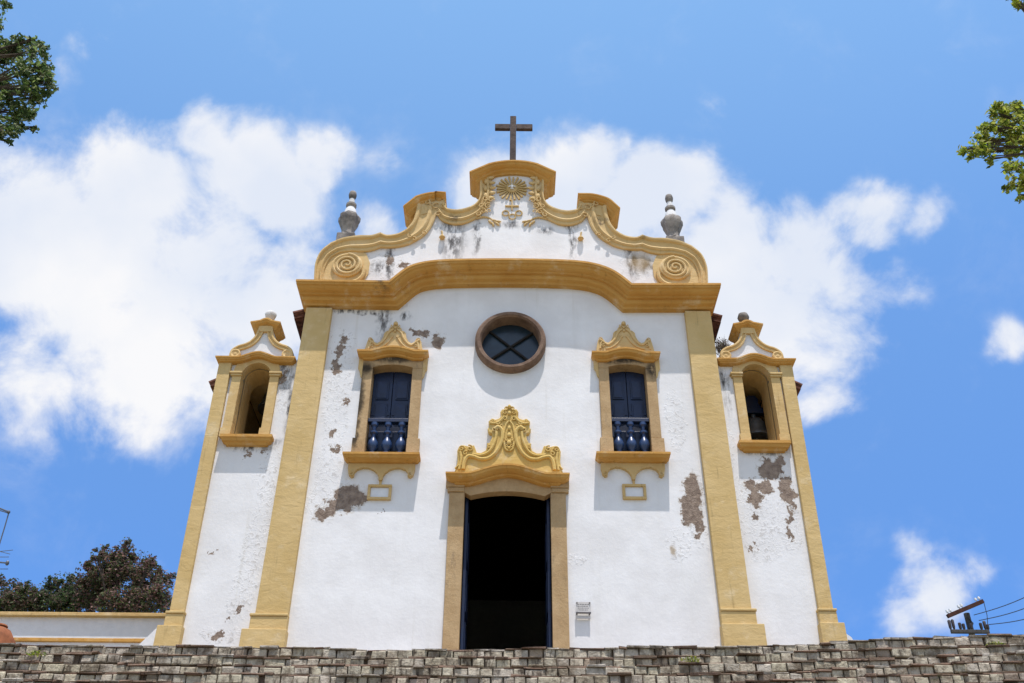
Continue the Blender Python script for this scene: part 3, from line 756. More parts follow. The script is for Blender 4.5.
# ---- window builder
HP=[(.0,.0),(.14,.012),(.18,0),(.18,-.04),(.165,-.05),(.155,-.10),(.12,-.12),(.09,-.135),(.07,-.14),(.06,-.17),(.04,-.18),(0,-.18)]
def window(s,wx,hpx,spx):
    sx,sz=s
    g=lambda px,py,Y=17.93:(A(px,py,Y)[0]-sR[0]+sx, A(px,py,Y)[1]-sR[1]+sz)
    G=lambda L,Y=17.93:[g(a,b,Y) for a,b in L]
    x0,x1,zb,zs,za=wx[0],wx[1],wzb+sz,wzs+sz,wza+sz; xc=(x0+x1)/2
    fw=.215
    # stone surround: two jambs with base blocks and an arched lintel
    mb=MB(); yf=17.93
    jt=zs-.03
    bb0=.42
    mb.box(x0-fw,x0,yf,18.25,zb+bb0,jt); mb.box(x1,x1+fw,yf,18.25,zb+bb0,jt)
    mb.box(x0-fw-.045,x0+.006,yf-.04,18.25,zb,zb+bb0-.012); mb.box(x1-.006,x1+fw+.045,yf-.03,18.25,zb,zb+bb0-.012)
    hz=g(625,357)[1]
    lint=[(x1+fw+.0,jt+.002),(x1+fw,hz),(x0-fw,hz),(x0-fw,jt+.002),(x0,jt+.002)]+list(reversed(archpts(x0,x1,zs,za)))+[(x1,jt+.002)]
    mb.prism(lint,yf,18.25)
    win=mb.build('window',m_stone,church,bevel=.012)
    # hood cornice
    hl=A(*hpx[0],17.75); hr=A(*hpx[1],17.75)
    zz=(hl[1]+hr[1])/2; o=.18; zm=zz+.105
    xa,xb=hl[0]+o,hr[0]-o; xm=(xa+xb)/2
    path=[(xa,zz),(xa+.12,zz)]+[(xa+.12+(xb-xa-.24)*t/12, zz+(zm-zz)*math.sin(math.pi*t/12)**1.0) for t in range(1,12)]+[(xb-.12,zz),(xb,zz)]
    hb=MB(); hb.sweep(path,HP,yf+.0,18.02); hood=hb.build('hood',m_cor,win)
    # ears under the hood
    for sd_ in (-1,1):
        eb=MB()
        xo=x0-fw if sd_<0 else x1+fw
        pts=[(xo,hz-.0),(xo+sd_*.10,hz),(xo+sd_*.10,hz-.28),(xo+sd_*.06,hz-.36),(xo+sd_*.035,hz-.48),(xo,hz-.52)]
        eb.prism(pts,yf+.005,18.0)
        eb.build('hood_bracket',m_yel,hood,bevel=.01)
    # carved pediment
    pt=[(595.8,350),(597,345),(598.2,338),(600.4,336.2),(603.4,336.6),(605.4,339.6),(608.2,340.6),(611,338.8),(613.2,334.6),(613.6,330.6),(615.6,328.6),(617.4,328.4),(618.2,325.4),(620.8,324.4),(621.6,321.4),(624,319.4)]
    H=G(pt,17.8); xmid=g(624.4,330,17.8)[0]; dxh=(xa+xb)/2-xmid-.02*0; H=[(x+dxh,z) for x,z in H]; xmid+=dxh; g0=g
    g=lambda px,py,Y=17.93:(g0(px,py,Y)[0]+dxh,g0(px,py,Y)[1])
    G=lambda L,Y=17.93:[g(a,b,Y) for a,b in L]; H[-1]=(xmid,H[-1][1])
    full=H+list(reversed(mirror(H[:-1],xmid)))
    base=zz-.02
    full[0]=(full[0][0],base); full[-1]=(full[-1][0],base)
    pb=MB(); pb.prism(list(reversed(full)),yf-.055,18.01); ped=pb.build('carved_crest',m_scr,hood,bevel=.012)
    rb=MB(); yo=yf-.065
    for sgn in (0,1):
        f=(lambda L:L) if sgn==0 else (lambda L: mirror(L,xmid)); q=1 if sgn==0 else -1
        ridge(rb,f(smooth(G([(600.5,347),(601.5,341),(603.5,339.5)],17.8),4)),yo,.022)
        ridge(rb,f(smooth(G([(600,338),(604,340.5),(608,343),(612,341),(615.8,336.2),(618,331),(622.5,327.2)],17.8),5)),yo,.026)
        ridge(rb,f(smooth(G([(606,347),(611,346),(616,343),(620,338.5),(622.6,333)],17.8),5)),yo,.018)
        for (px,py,r,a0,d) in [(600.6,337.6,.045,0,1),(617.6,330,.045,1,-1),(621.4,324.8,.045,2,1),(622,334.5,.035,2,1),(603.6,344,.04,1,1)]:
            x,z=f([g(px,py,17.8)])[0]; spiral(rb,x,z,yo-.01,r,1.2,a0 if sgn==0 else math.pi-a0,.013,d*q,n=16,r_in=.01)
    x,z=g(624.4,321.8,17.8); rb.ell((xmid,yo-.01,z),(.05,.045,.05)); 
    for dz in (-.12,-.2): rb.ell((xmid,yo-.01,z+dz),(.03,.03,.035))
    rb.build('carving',m_scr,ped,smooth=True)
    # sill with scalloped apron
    g=g0; sl_=A(*spx[0],17.68); sr_=A(*spx[1],17.68); zs_=sz; o=.32
    SP=[(.0,.012),(.30,.0),(.32,-.01),(.32,-.055),(.295,-.07),(.27,-.11),(.20,-.125),(.15,-.15),(.0,-.15)]
    sb_=MB(); sb_.sweep([(sl_[0]+o,zs_),((sl_[0]+sr_[0])/2,zs_),(sr_[0]-o,zs_)],SP,FY,18.02); sill=sb_.build('sill',m_cor,win)
    # the sill top carries the stone base blocks
    zt=zs_-.15
    xa,xb=sl_[0]+.10,sr_[0]-.10; xm=(xa+xb)/2; hw=(xb-xa)/2
    def ap(u): return (xm+u*hw)
    prof_=[(-1,0),(-1.0,-.12),(-.96,-.25),(-.88,-.30),(-.80,-.27),(-.80,-.20),(-.72,-.13),(-.55,-.085),(-.40,-.09),(-.25,-.13),(-.13,-.20),(-.07,-.27),(-.05,-.36),(0,-.37)]
    P=[(ap(u),zt+v) for u,v in prof_]; P=P+[(2*xm-x,z) for x,z in reversed(P[:-1])]
    ab=MB(); ab.prism(P,FY-.09,FY+.01)
    for q in (-1,1): spiral(ab,xm+q*hw*.88,zt-.24,FY-.10,.05,1.2,1.5,.014,q,n=16,r_in=.01)
    ab.build('apron',m_yel,win,bevel=.012)
    # small framed plaque
    pxm=xm; pa=(xm-.235,g(624,483.4,17.93)[1]); pb_=(xm+.235,g(646.6,498.6,17.93)[1]); pf=MB(); t=.055
    X0,X1,Z1,Z0=pa[0],pb_[0],pa[1],pb_[1]
    pf.box(X0,X1,FY-.06,FY+.01,Z1-t,Z1); pf.box(X0,X1,FY-.06,FY+.01,Z0,Z0+t); pf.box(X0,X0+t,FY-.06,FY+.01,Z0+t+.001,Z1-t-.001); pf.box(X1-t,X1,FY-.06,FY+.01,Z0+t+.001,Z1-t-.001)
    pl=pf.build('plaque_frame',m_yel,win,bevel=.008)
    st=MB(); st.box(xm-.022,xm+.022,FY-.05,FY+.01,Z1+.001,zt-.33); st.build('plaque_stem',m_yel,win)
    pc=MB(); pc.box(X0+t+.002,X1-t-.002,FY-.02,FY+.01,Z0+t+.002,Z1-t-.002); pc.build('plaque',m_white,pl)
    # shutters
    for q,(a,b_) in enumerate(((x0+.005,xc-.006),(xc+.006,x1-.005))):
        sh=MB(); sh.box(a,b_,18.22,18.27,zb,za)
        w=b_-a
        for (lo,hi) in ((.60,.95),(.96,1.32),(.12,.5)):
            z0_,z1_=zb+(zs-zb)*lo/1.42,zb+(zs-zb)*hi/1.42
            sh.box(a+.07,b_-.07,18.195,18.225,z0_+.05,z1_-.03); sh.box(a+.10,b_-.10,18.18,18.20,z0_+.08,z1_-.06)
        sh.box(a+.02,b_-.02,18.205,18.222,zb+(zs-zb)*.52,zb+(zs-zb)*.56)
        sh.build('shutter',m_blue,win,bevel=.006)
    # balustrade
    rb=MB(); h=.93
    rb.box(x0+.002,x1-.002,17.99,18.13,zb+h-.085,zb+h); rb.build('top_rail',m_blue,win,bevel=.008)
    rb=MB(); rb.box(x0+.002,x1-.002,17.99,18.13,zb,zb+.06); rb.build('bottom_rail',m_blue,win,bevel=.008)
    for k in range(3):
        x=x0+(x1-x0)*(k+.5)/3; z=zb+.061; b_=MB()
        b_.lathe((x,18.06,z),[(r*1.32,q*1.2) for r,q in [(.065,0),(.065,.07),(.03,.075),(.035,.11),(.07,.16),(.085,.22),(.07,.29),(.035,.36),(.028,.42),(.06,.45),(.06,.48),(.03,.485),(.032,.57),(.06,.60),(.06,.652)]],16)
        b_.build('baluster',m_bluel,win,smooth=True)
    return win
window(sL,WXL,((357.1,349.2),(428.3,349.4)),((342.4,453),(419.6,452.8)))
window(sR,WXR,((591.9,350.6),(660.4,351.3)),((596.5,452.9),(670.7,452.5)))

# ---- portal
mb=MB(); yf=DY
jx0=A(443.6,600,DY)[0]; jx0t=A(449.3,500,DY)[0]; jx1=A(568.6,600,DY)[0]; fwL=(jx0-dx0); 
ol=dx0-.30; orx=dx1+.30
imp=A(507,492.5,DY)[1]; impt=A(507,482.5,DY-.05)[1]
mb.box(ol,dx0,yf,18.14,ZB,imp-.005); mb.box(dx1,orx,yf,18.14,ZB,imp-.005)
lint=[(orx,imp),(orx,impt+.05),((dx0+dx1)/2,impt+.22),(ol,impt+.05),(ol,imp),(dx0,imp)]
arc=archpts(dx0,dx1,dzs,dza)
lint=[(orx,imp)]+[(orx,impt+.0)]+[(p[0],p[1]) for p in archpts(ol,orx,impt,impt+.24)][1:-1]+[(ol,impt)]+[(ol,imp),(dx0,imp)]+([(dx0,dzs)] if dzs>imp else [])+list(reversed(arc))[1:-1]+([(dx1,dzs)] if dzs>imp else [])+[(dx1,imp)]
mb.prism(lint,yf,18.14)
portal=mb.build('portal',m_stone,church,bevel=.012)
for a,b_ in ((ol-.07,dx0+.0),(dx1-.0,orx+.07)):
    ib=MB()
    ib.box(a,b_,yf-.07,18.0,imp+.09,impt+.04); ib.box(a+.03,b_-.01,yf-.04,18.0,imp+.0,imp+.088)
    ib.build('impost',m_stone,portal,bevel=.012)
hl=A(445.6,471.6,17.64); hr=A(569.8,472.4,17.64); o=.29; zz=(hl[1]+hr[1])/2; zm=A(508,463.2,17.64)[1]
xa,xb=hl[0]+o,hr[0]-o; n=20
e_=.16
DHP=[(.0,.0),(.25,.02),(.29,0),(.29,-.035),(.275,-.045),(.265,-.09),(.22,-.12),(.17,-.14),(.12,-.145),(.11,-.175),(.06,-.185),(0,-.185)]
def bell(t): return .5-.5*math.cos(2*math.pi*t)
path=[(xa,zz),(xa+e_,zz)]+[(xa+e_+(xb-xa-2*e_)*t/n, zz+(zm-zz)*(math.sin(math.pi*t/n)**1.25)) for t in range(1,n)]+[(xb-e_,zz),(xb,zz)]
hb=MB(); hb.sweep(path,DHP,yf,18.02); hood=hb.build('hood',m_cor,portal)
# door crest
xm=A(509.1,440,17.8)[0]
dpt=[(452,471),(456,466),(457.4,459),(457,449),(458.6,445.2),(463,443.2),(469,444.6),(474,443.2),(475.4,447),(476.6,450.8),(481,451),(485.6,448.6),(487.4,444),(486.8,441),(489.4,441.2),(491.8,436),(492.2,431.4),(489,430.6),(487.4,427),(489.4,424.6),(488.4,419.4),(491.8,416.4),(495.4,417.6),(499.4,416.4),(502,413),(500.2,410),(502.4,407),(505.2,407.6),(507,404.6),(509.1,403.2)]
H=pxs(dpt,17.8); H[-1]=(xm,H[-1][1]); full=H+list(reversed(mirror(H[:-1],xm))); full[0]=(full[0][0],zz-.02); full[-1]=(full[-1][0],zz-.02); full+= [(x,z-.05) for x,z in reversed(path) if full[0][0]+.05<x<full[-1][0]-.05]
pb=MB(); pb.prism(list(reversed(full)),yf-.06,18.01); ped=pb.build('carved_crest',m_dor,hood,bevel=.014)
rb=MB(); yo=yf-.075
for sgn in (0,1):
    f=(lambda L:L) if sgn==0 else (lambda L: mirror(L,xm)); q=1 if sgn==0 else -1
    G=lambda L: f(smooth(pxs(L,17.8),6))
    ridge(rb,G([(463,468),(464.5,460),(468,455),(474,455.5),(480,457.6),(488,457),(495,452),(500,444),(502.4,436),(502,429),(498,425.6),(494.5,428)]),yo,.042)
    ridge(rb,G([(472,452.8),(480,454),(487.6,451.4),(493,444.6),(496,436),(496.4,430)]),yo,.03)
    ridge(rb,G([(459,468),(461,458),(460,450)]),yo,.028)
    ridge(rb,G([(455,467),(459,463.5),(466,463)]),yo+.01,.02)
    ridge(rb,G([(504,440),(505.4,447.4),(509,449.8)]),yo,.024)
    ridge(rb,G([(490,421.5),(495,422),(500,419.8),(504.5,415)]),yo,.028)
    ridge(rb,G([(504,432),(505.6,424),(509,419.6)]),yo,.02)
    for (px,py,r,a0,d,tt) in [(461.5,447.4,.07,0,1,1.3),(469.6,447.2,.075,2,-1,1.3),(465.4,452,.05,1,1,1),(494.6,428.6,.06,0,1,1.3),(491.4,420.4,.06,1,-1,1.3),(498.2,421.4,.05,3,1,1.2),
                            (505,411,.055,1,1,1.2),(504.6,417.4,.05,2,-1,1.1),(506.4,407.4,.04,1,1,1),(506.4,444.4,.045,2,1,1.2),(506.6,438,.04,0,-1,1.1),(465,457.8,.04,1,1,1),(489,445.5,.035,1,1,1),(501.6,425,.035,1,1,1)]:
        x,z=f([A(px,py,17.8)])[0]; spiral(rb,x,z,yo-.01,r,tt,a0 if sgn==0 else math.pi-a0,.017,d*q,n=20,r_in=.012)
for (py,rx,rz) in [(405.5,.035,.05),(412,.04,.05),(427,.035,.06),(434,.045,.06),(441.5,.05,.06),(447,.035,.04)]:
    x,z=A(509.1,py,17.8); rb.ell((xm,yo-.01,z),(rx,.035,rz))
rb.build('carving',m_dor,ped,smooth=True)
# open door leaves and threshold
m_blue_d=m_blue
dl=MB(); dl.box(dx0+.01,dx0+.07,18.16,19.1,ZP+.1,dzs+.12)
for k in range(3): dl.box(dx0+.07,dx0+.09,18.26,19.0,ZP+.3+k*1.0,ZP+1.1+k*1.0)
dl.build('door_leaf',m_blue,portal,bevel=.01)
dl=MB(); dl.box(dx1-.07,dx1-.01,18.16,19.1,ZP+.1,dzs+.12)
for k in range(3): dl.box(dx1-.09,dx1-.07,18.26,19.0,ZP+.3+k*1.0,ZP+1.1+k*1.0)
dl.build('door_leaf',m_blue,portal,bevel=.01)
th=MB(); th.box(dx0-.3,dx1+.3,17.7,18.5,ZB,ZP+.10); th.build('threshold',m_stone,portal,bevel=.01)

# ---- nave body behind
nb=MB(); yb_=36.0; ze=A(292,318,18.7)[1]
bx0,bx1=xL+.12,xR-.12
nb.box(bx0,bx0+.5,18.702,yb_,ZB,ze); nb.box(bx1-.5,bx1,18.702,yb_,ZB,ze); nb.box(bx0,bx1,yb_,yb_+.5,ZB,ze)
nb.build('side_wall',m_white,church)
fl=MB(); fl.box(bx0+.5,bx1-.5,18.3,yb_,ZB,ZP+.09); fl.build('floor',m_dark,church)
rf=MB(); zr=ze+1.55; xcR=(bx0+bx1)/2
def roofslab(mb,xe,ze_,xr,zr_,y0,y1,t=.10):
    mb.add([(xe,y0,ze_),(xr,y0,zr_),(xr,y1,zr_),(xe,y1,ze_),(xe,y0,ze_-t),(xr,y0,zr_-t),(xr,y1,zr_-t),(xe,y1,ze_-t)],[(0,1,2,3),(4,7,6,5),(0,4,5,1),(1,5,6,2),(2,6,7,3),(3,7,4,0)])
ov=.42
roofslab(rf,bx0-ov,ze-.10,xcR,zr,18.45,yb_+.6); roofslab(rf,bx1+ov,ze-.10,xcR,zr,18.45,yb_+.6)
# tile barrels along the eaves
for sgn,xe in ((-1,bx0-ov),(1,bx1+ov)):
    y=18.5
    sl_=(zr-ze+.1)/(xcR-(bx0-ov))
    while y<yb_:
        L=.9
        rf.tube([(xe+sgn*.04,y,ze-.06),(xe-sgn*L,y,ze-.06+L*sl_)],.085,8); y+=.19
rfo=rf.build('roof',m_tile,church,smooth=False)
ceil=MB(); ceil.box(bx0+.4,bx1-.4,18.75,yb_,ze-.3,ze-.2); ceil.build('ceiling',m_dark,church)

# ---- towers
def tower(side):
    # everything measured on the right tower, mirrored and shifted for the left one
    YT=18.06
    cR=A(764.9,439.5,17.85); cL=A(246.3,433.4,17.85)
    def T(px,py,Y=YT):
        x,z=A(px,py,Y); x-=cR[0]; z-=cR[1]
        return (cR[0]+x,cR[1]+z) if side>0 else (cL[0]-x,cL[1]+z*.95)
    def TT(L,Y=YT):
        P=[T(a,b,Y) for a,b in L]; return P
    def X(px,py,Y=YT): return T(px,py,Y)[0]
    def Z(px,py,Y=YT): return T(px,py,Y)[1]
    q=side
    # wall outline: inner edge tucked behind the nave pilaster
    xi=(xR-.1) if side>0 else (xL+.1)
    xiT=(xRt-.1) if side>0 else (xLt+.1)
    xo=A(829.5,605,YT)[0] if side>0 else A(173.5,605,YT)[0]
    xoT=A(790.6,366,YT)[0] if side>0 else A(221,362,YT)[0]
    zc=Z(760,357,17.9)            # cornice level
    zcb=zc-.10
    op0,op1=X(744.5,400),X(773.5,400); a0,a1=min(op0,op1),max(op0,op1)
    zb=cR[1] if side>0 else cL[1]; zs=Z(756,377)-(.04 if side<0 else 0); za=zs+(a1-a0)/2
    hole=opening(a0,a1,zb-.02,zs,za,18,g=.03)
    poly=[(xi,ZB),(xo,ZB),(xoT,zcb+.09),(xiT,zcb+.09)]
    if side<0: poly=list(reversed(poly))
    mb=MB(); mb.prism(poly,YT,YT+.75,[hole]); tw=mb.build('bell_tower',m_twall,church)
    # outer pilaster and plinth
    wp=.26; wpb=.26
    pb=MB(); y0,y1=YT-.09,YT+.7
    o=q*.01
    vs=[]
    for y in (y0,y1): vs+=[(xo+o,y,ZB),(xo-q*wpb,y,ZB),(xoT-q*wp,y,zcb),(xoT+o,y,zcb)]
    pb.add(vs,[(0,1,2,3),(4,7,6,5),(0,4,5,1),(1,5,6,2),(2,6,7,3),(3,7,4,0)])
    pt=pb.build('corner_pilaster',m_pil,tw,bevel=.012)
    zp=A(825,607.5,17.9)[1] if side>0 else A(175,610,17.9)[1]
    mbp=MB(); a,b_=sorted((xo+o,xo-q*wpb))
    al,bl=(a-.015,b_+.07) if q>0 else (a-.07,b_+.015)
    mbp.box(al,bl,y0-.05,YT+.6,zp-.05,zp); mbp.box(al+.01,bl-.01,y0-.03,YT+.6,zp-.28,zp-.052)
    al,bl=(al-.02,bl+.08) if q>0 else (al-.08,bl+.02)
    mbp.box(al,bl,y0-.09,YT+.6,ZB,zp-.282); mbp.build('tower_plinth',m_pil,tw,bevel=.014)
    # arch surround
    fw=.19; yA=YT-.07
    sb_=MB(); outer=archpts(a0-fw,a1+fw,zs+.06,zs+.06+(a1-a0)/2+fw,18); inner=archpts(a0,a1,zs,za,18)
    sb_.prism([(a1,zs+.05)]+[(a1+fw,zs+.05)]+outer+[(a0-fw,zs+.05),(a0,zs+.05)]+list(reversed(inner)),yA+.02,YT+.2)
    for (u0_,u1_) in ((a0-fw,a0),(a1,a1+fw)):
        sb_.box(u0_,u1_,yA,YT+.2,zb+.21,zs-.05)
        sb_.box(u0_-.03,u1_+.03*(u0_<a0 and 0),yA-.02,YT+.1,zb+.0,zb+.205)
    sb_.build('arch_surround',m_yel,tw,bevel=.01)
    for (u0_,u1_,e0,e1) in ((a0-fw,a0,.06,.02),(a1,a1+fw,.02,.06)):
        im=MB()
        im.box(u0_-e0,u1_+e1,yA-.06,YT+.1,zs-.0,zs+.048); im.box(u0_-e0*.6,u1_+e1*.6,yA-.035,YT+.1,zs-.048,zs-.002)
        im.build('impost',m_yel,tw,bevel=.01)
    si=MB(); s0,s1=sorted((X(739,439.5,17.85),X(790.8,439.5,17.85)))
    SP=[(.0,.01),(.19,.0),(.21,-.01),(.21,-.07),(.19,-.085),(.17,-.14),(.12,-.16),(.10,-.20),(0,-.20)]
    si.sweep([(s0+.21,zb),((s0+s1)/2,zb),(s1-.21,zb)],SP,YT,YT+.1); si.build('sill',m_cor,tw)
    # reveal lining in ochre (belfry throat)
    lin=MB(); e=.012
    ins=opening(a0+e,a1-e,zb+.0,zs,za-e,18)
    k=len(ins); vs=[(x,YT+.201,z) for x,z in ins]+[(x,YT+.80,z) for x,z in ins]
    lin.add(vs,[(i,(i+1)%k,k+(i+1)%k,k+i) for i in range(k) if not (i==0)]); lin.build('reveal',m_yel,tw)
    # tower cornice with a bow in the middle
    cx=(a0+a1)/2
    i_end=X(722,357,17.9); o_end=xoT-q*.03
    e0,e1=sorted((i_end,o_end)); 
    zl=Z(760,357.5,17.85); zmid=Z(756,352,17.85)
    cp=[(e0,zl)]+[(cx-.42+.84*t/14, zl+.13*(.5-.5*math.cos(2*math.pi*t/14))**.8) for t in range(0,15)]+[(e1,zl)]
    TP=[(.0,.0),(.09,.01),(.11,0),(.11,-.03),(.095,-.038),(.09,-.065),(.06,-.08),(.055,-.10),(.02,-.11),(.0,-.11)]
    cb=MB(); cb.sweep(cp,TP,YT-.09,YT+.6); cb.build('tower_cornice',m_cor,tw)
    # little curved gable on top
    gY=YT-.03
    R_=[(793,355.5),(785.5,354),(784.5,348.5),(779,344.6),(772,341.8),(766,336.4),(761.5,330.5),(758,327)]
    Lh=[(720,355.5),(726.5,354),(728.5,348.5),(732,344),(736.5,340),(740.5,334.5),(742.5,329),(743.5,326)]
    RP=smooth(TT(R_,17.95),4); LP=smooth(TT(Lh,17.95),4)
    gx=X(753.5,355.5,17.85) if side>0 else A(259.2,354.5,17.85)[0]
    half_=smooth([(.69,-.02),(.69,.12),(.66,.25),(.54,.355),(.42,.40),(.32,.46),(.24,.55),(.20,.64),(.17,.75),(.16,.82)],4)
    half_=[(u,zl+v) for u,v in half_]
    pr=[(gx+u,z) for u,z in half_]; plf=[(gx-u,z) for u,z in half_]
    pr[0]=(pr[0][0],zl-.02); plf[0]=(plf[0][0],zl-.02)
    gp=pr+list(reversed(plf))
    gb_=MB(); gb_.prism(gp,gY,gY+.45); gab=gb_.build('tower_gable',m_white,tw)
    gbb=MB()
    for hs_,sg in ((pr,1),(plf,-1)):
        H_=resample(hs_,30); I_=[]
        for i,(x,z) in enumerate(H_):
            a=Vector(H_[max(i-1,0)]); b__=Vector(H_[min(i+1,29)]); t=(b__-a).normalized(); nn=Vector((-t.y,t.x))*sg
            w=.13; I_.append((x+nn.x*w,max(z+nn.y*w,zl)))
        gbb.band(H_,I_,[(0,-.0),(0,.05),(.15,.07),(.35,.07),(.45,.04),(.7,.035),(.8,.055),(1,.05),(1,0)],gY-.003)
        x,z=H_[3]; disc(gbb,x-sg*.13,zl+.13,gY,[(.115,0),(.115,.07),(.09,.08),(.05,.06),(.01,.07)],20)
    gbb.prism([(gx-.17,half_[-1][1]-.10),(gx+.17,half_[-1][1]-.10),(gx+.15,half_[-1][1]+.05),(gx-.15,half_[-1][1]+.05)],gY-.065,gY+.45)
    gbb.build('gable_moulding',m_scr,gab,smooth=False)
    zt=zl+1.04
    cpth=[(gx-.17+.34*t/10, zt-.10+.10*math.sin(math.pi*t/10)**.8) for t in range(0,11)]
    CT=[(.0,.0),(.14,.0),(.16,-.015),(.16,-.05),(.14,-.06),(.12,-.09),(.08,-.11),(.05,-.13),(.03,-.17),(0,-.17)]
    cc=MB(); cc.sweep(cpth,CT,gY,gY+.45); cc.build('gable_cap',m_cor,gab)
    fb=MB(); fyy=gY+.15; fxx=gx; 
    fb.lathe((fxx,fyy,zt-.02),[(.10,-.1),(.10,.06),(.06,.10),(.055,.16),(.11,.22),(.13,.30),(.11,.36),(.05,.40)],14,lobes=5,amp=.06)
    fb.build('gable_finial',m_fin if side>0 else m_finw,gab,smooth=True)
    # belfry chamber: side walls, back wall, low roof
    ch=MB(); xa,xb=sorted((xi-q*.0,xoT-q*.02))
    yb2=YT+3.6
    ch.box(min(xo,xo-q*.4),max(xo,xo-q*.4),YT+.752,yb2,ZB,zcb-.12) if False else None
    def slopewall(mb,xbm,xtp,w,ya,yb3,zt_):
        vs=[]
        for y in (ya,yb3): vs+=[(xbm,y,ZB),(xbm-q*w,y,ZB),(xtp-q*w,y,zt_),(xtp,y,zt_)]
        mb.add(vs,[(0,1,2,3),(4,7,6,5),(0,4,5,1),(1,5,6,2),(2,6,7,3),(3,7,4,0)])
    slopewall(ch,xo,xoT,.3,YT+.752,yb2,zcb-.02); ch.box(xa,xb,yb2,yb2+.3,ZB,zcb-.02); ch.box(min(xiT,xoT-q*.3),max(xiT,xoT-q*.3),YT+.76,yb2,za+.03,za+.09)
    px0,px1=sorted((xiT+q*.03,xiT+q*.09)); ch.box(px0,px1,YT+.752,yb2,zb-.5,za+.03)
    ch.build('tower_side_wall',m_yel,tw)
    rt=MB(); zr_=zcb-.0
    roofslab(rt,xoT+q*.34,zcb-.16,xiT,zcb+.62,YT+.62,yb2+.4,.06)
    y=YT+.68
    while y<yb2+.3:
        rt.tube([(xoT+q*.38,y,zcb-.13),(xoT-q*.5,y,zcb+.36)],.08,8); y+=.18
    rt.build('tower_roof',m_tile,tw)
    # diagonal timber inside the left belfry
    if side<0:
        bm_=MB(); bm_.tube([(a1+.25,YT+1.75,zb+.55),(a0-.05,YT+1.75,za+.35)],.09,4); bm_.tube([(a0,YT+1.9,zb-.3),(a0+.3,YT+1.9,za+.2)],.08,4); bm_.build('brace_beam',m_wood,tw)
    return tw,a0,a1,zb,za
tw1=tower(-1); tw2=tower(1)

def bellthing(a0,a1,zb,za,y,label):
    xc=(a0+a1)/2; z=zb
    b=thing('bell',(xc,y,zb),label,'bell','bells in the tower arches')
    h=MB(); h.lathe((xc,y,zb),[(.33,.04),(.325,.09),(.28,.16),(.245,.28),(.225,.42),(.18,.50),(.08,.54),(.03,.55)],24); h.lathe((xc,y,zb),[(.05,.54),(.06,.60),(.05,.66)],10); h.build('bell_body',m_iron,b,smooth=True)
    w=MB(); w.box(xc-.42,xc+.42,y-.09,y+.09,zb+.665,zb+.80)
    w.prism([(xc-.20,zb+.802),(xc+.20,zb+.802),(xc+.13,zb+.92),(xc+.15,zb+1.02),(xc+.08,zb+1.12),(xc-.08,zb+1.12),(xc-.15,zb+1.02),(xc-.13,zb+.92)],y-.08,y+.08); w.build('headstock',m_blue,b,bevel=.01)
    c=MB(); c.tube([(xc,y,zb+.45),(xc,y,zb+.05)],.02,8); c.ell((xc,y,zb+.06),(.05,.05,.06)); c.build('clapper',m_iron,b,smooth=True)
pb2=at(757,441,19.15); bellthing(pb2.x-.3,pb2.x+.3,pb2.z,0,19.15,'dark bronze bell under a blue wooden headstock in the right tower arch')
pb2=at(272,412,19.3); bellthing(pb2.x-.3,pb2.x+.3,pb2.z,0,19.3,'dark bell half hidden inside the left tower arch')

# white sloped buttresses at the tower feet
bz=MB()
p=pxs([(138,650),(142,645),(160,628),(175,628),(175,650)],18.4); bz.prism(p,18.3,19.4); 
tag(bz.build('buttress',m_white),'white sloped buttress wall at the foot of the left tower','buttress','buttresses at the tower feet')
bz=MB(); p=pxs([(822,650),(822,624),(834,628),(850,639),(856,650)],18.4); bz.prism(p,18.3,19.4)
tag(bz.build('buttress',m_white),'white sloped buttress wall at the foot of the right tower','buttress','buttresses at the tower feet')

# sign plate by the door
x0,z1=A(575.6,603,17.96); x1,z0=A(590.8,613.2,17.96)
sg=thing('wall_sign',((x0+x1)/2,17.98,z0),'small pale information plate on standoffs beside the church door','sign')
mb=MB(); mb.box(x0,x1,17.90,17.912,z0,z1); mb.build('plate',m_plate,sg)
mb=MB(); mb.box(x0,x1,17.885,17.93,z0-.022,z0-.004); mb.build('bottom_rail',m_ink,sg)
for (x,z) in ((x0+.02,z1-.02),(x1-.02,z1-.02),(x0+.02,z0-.013),(x1-.02,z0-.013)):
    mb=MB(); mb.tube([(x,17.88,z),(x,18.0,z)],.012,8); mb.build('standoff',m_ink,sg)
rz=random.Random(5)
for k in range(4):
    mb=MB()
    z=z1-.05-k*.035; x=x0+.03
    while x<x1-.06:
        w=rz.uniform(.01,.04); mb.box(x,min(x+w,x1-.03),17.897,17.8995,z,z+.008); x+=w+.012
    mb.build('text_line',m_ink,sg)
mb=MB(); x0b,z1b=A(576.5,616,17.96); x1b,z0b=A(590.5,619,17.96); mb.box(x0b,x1b,17.94,17.955,z0b,z1b); mb.build('lower_plate',m_plate,sg)

# ------------------------------------------------------------------ side wall on the left
wy=21.0
mb=MB(); xw0=A(-260,620,wy)[0]; xw1=A(170,620,wy)[0]; zt=A(80,617,wy)[1]; ztl=A(0,616.2,wy)[1]
sw=thing('courtyard_wall',(xw1,wy,ZP),'long low white wall with ochre coping running left from the church','wall')
mb.box(xw0,xw1,wy,wy+.35,ZB,zt-.01); mb.build('wall_face',m_white,sw)
mb=MB(); zc=A(80,612.4,wy-.1)[1]; mb.box(xw0,xw1,wy-.12,wy+.47,zt-.012,zc); mb.build('coping',m_yel,sw,bevel=.01)
wy2=19.6
mb=MB(); xw1b=A(146,640,wy2)[0]; z1=A(80,637.8,wy2)[1]; z0=A(80,641.6,wy2)[1]
sw2=thing('parapet_wall',(xw1b,wy2,ZP),'lower white parapet with orange coping in front of the long wall','wall')
mb.box(xw0,xw1b,wy2+.05,wy2+.3,ZB,z0); mb.build('wall_face',m_white,sw2)
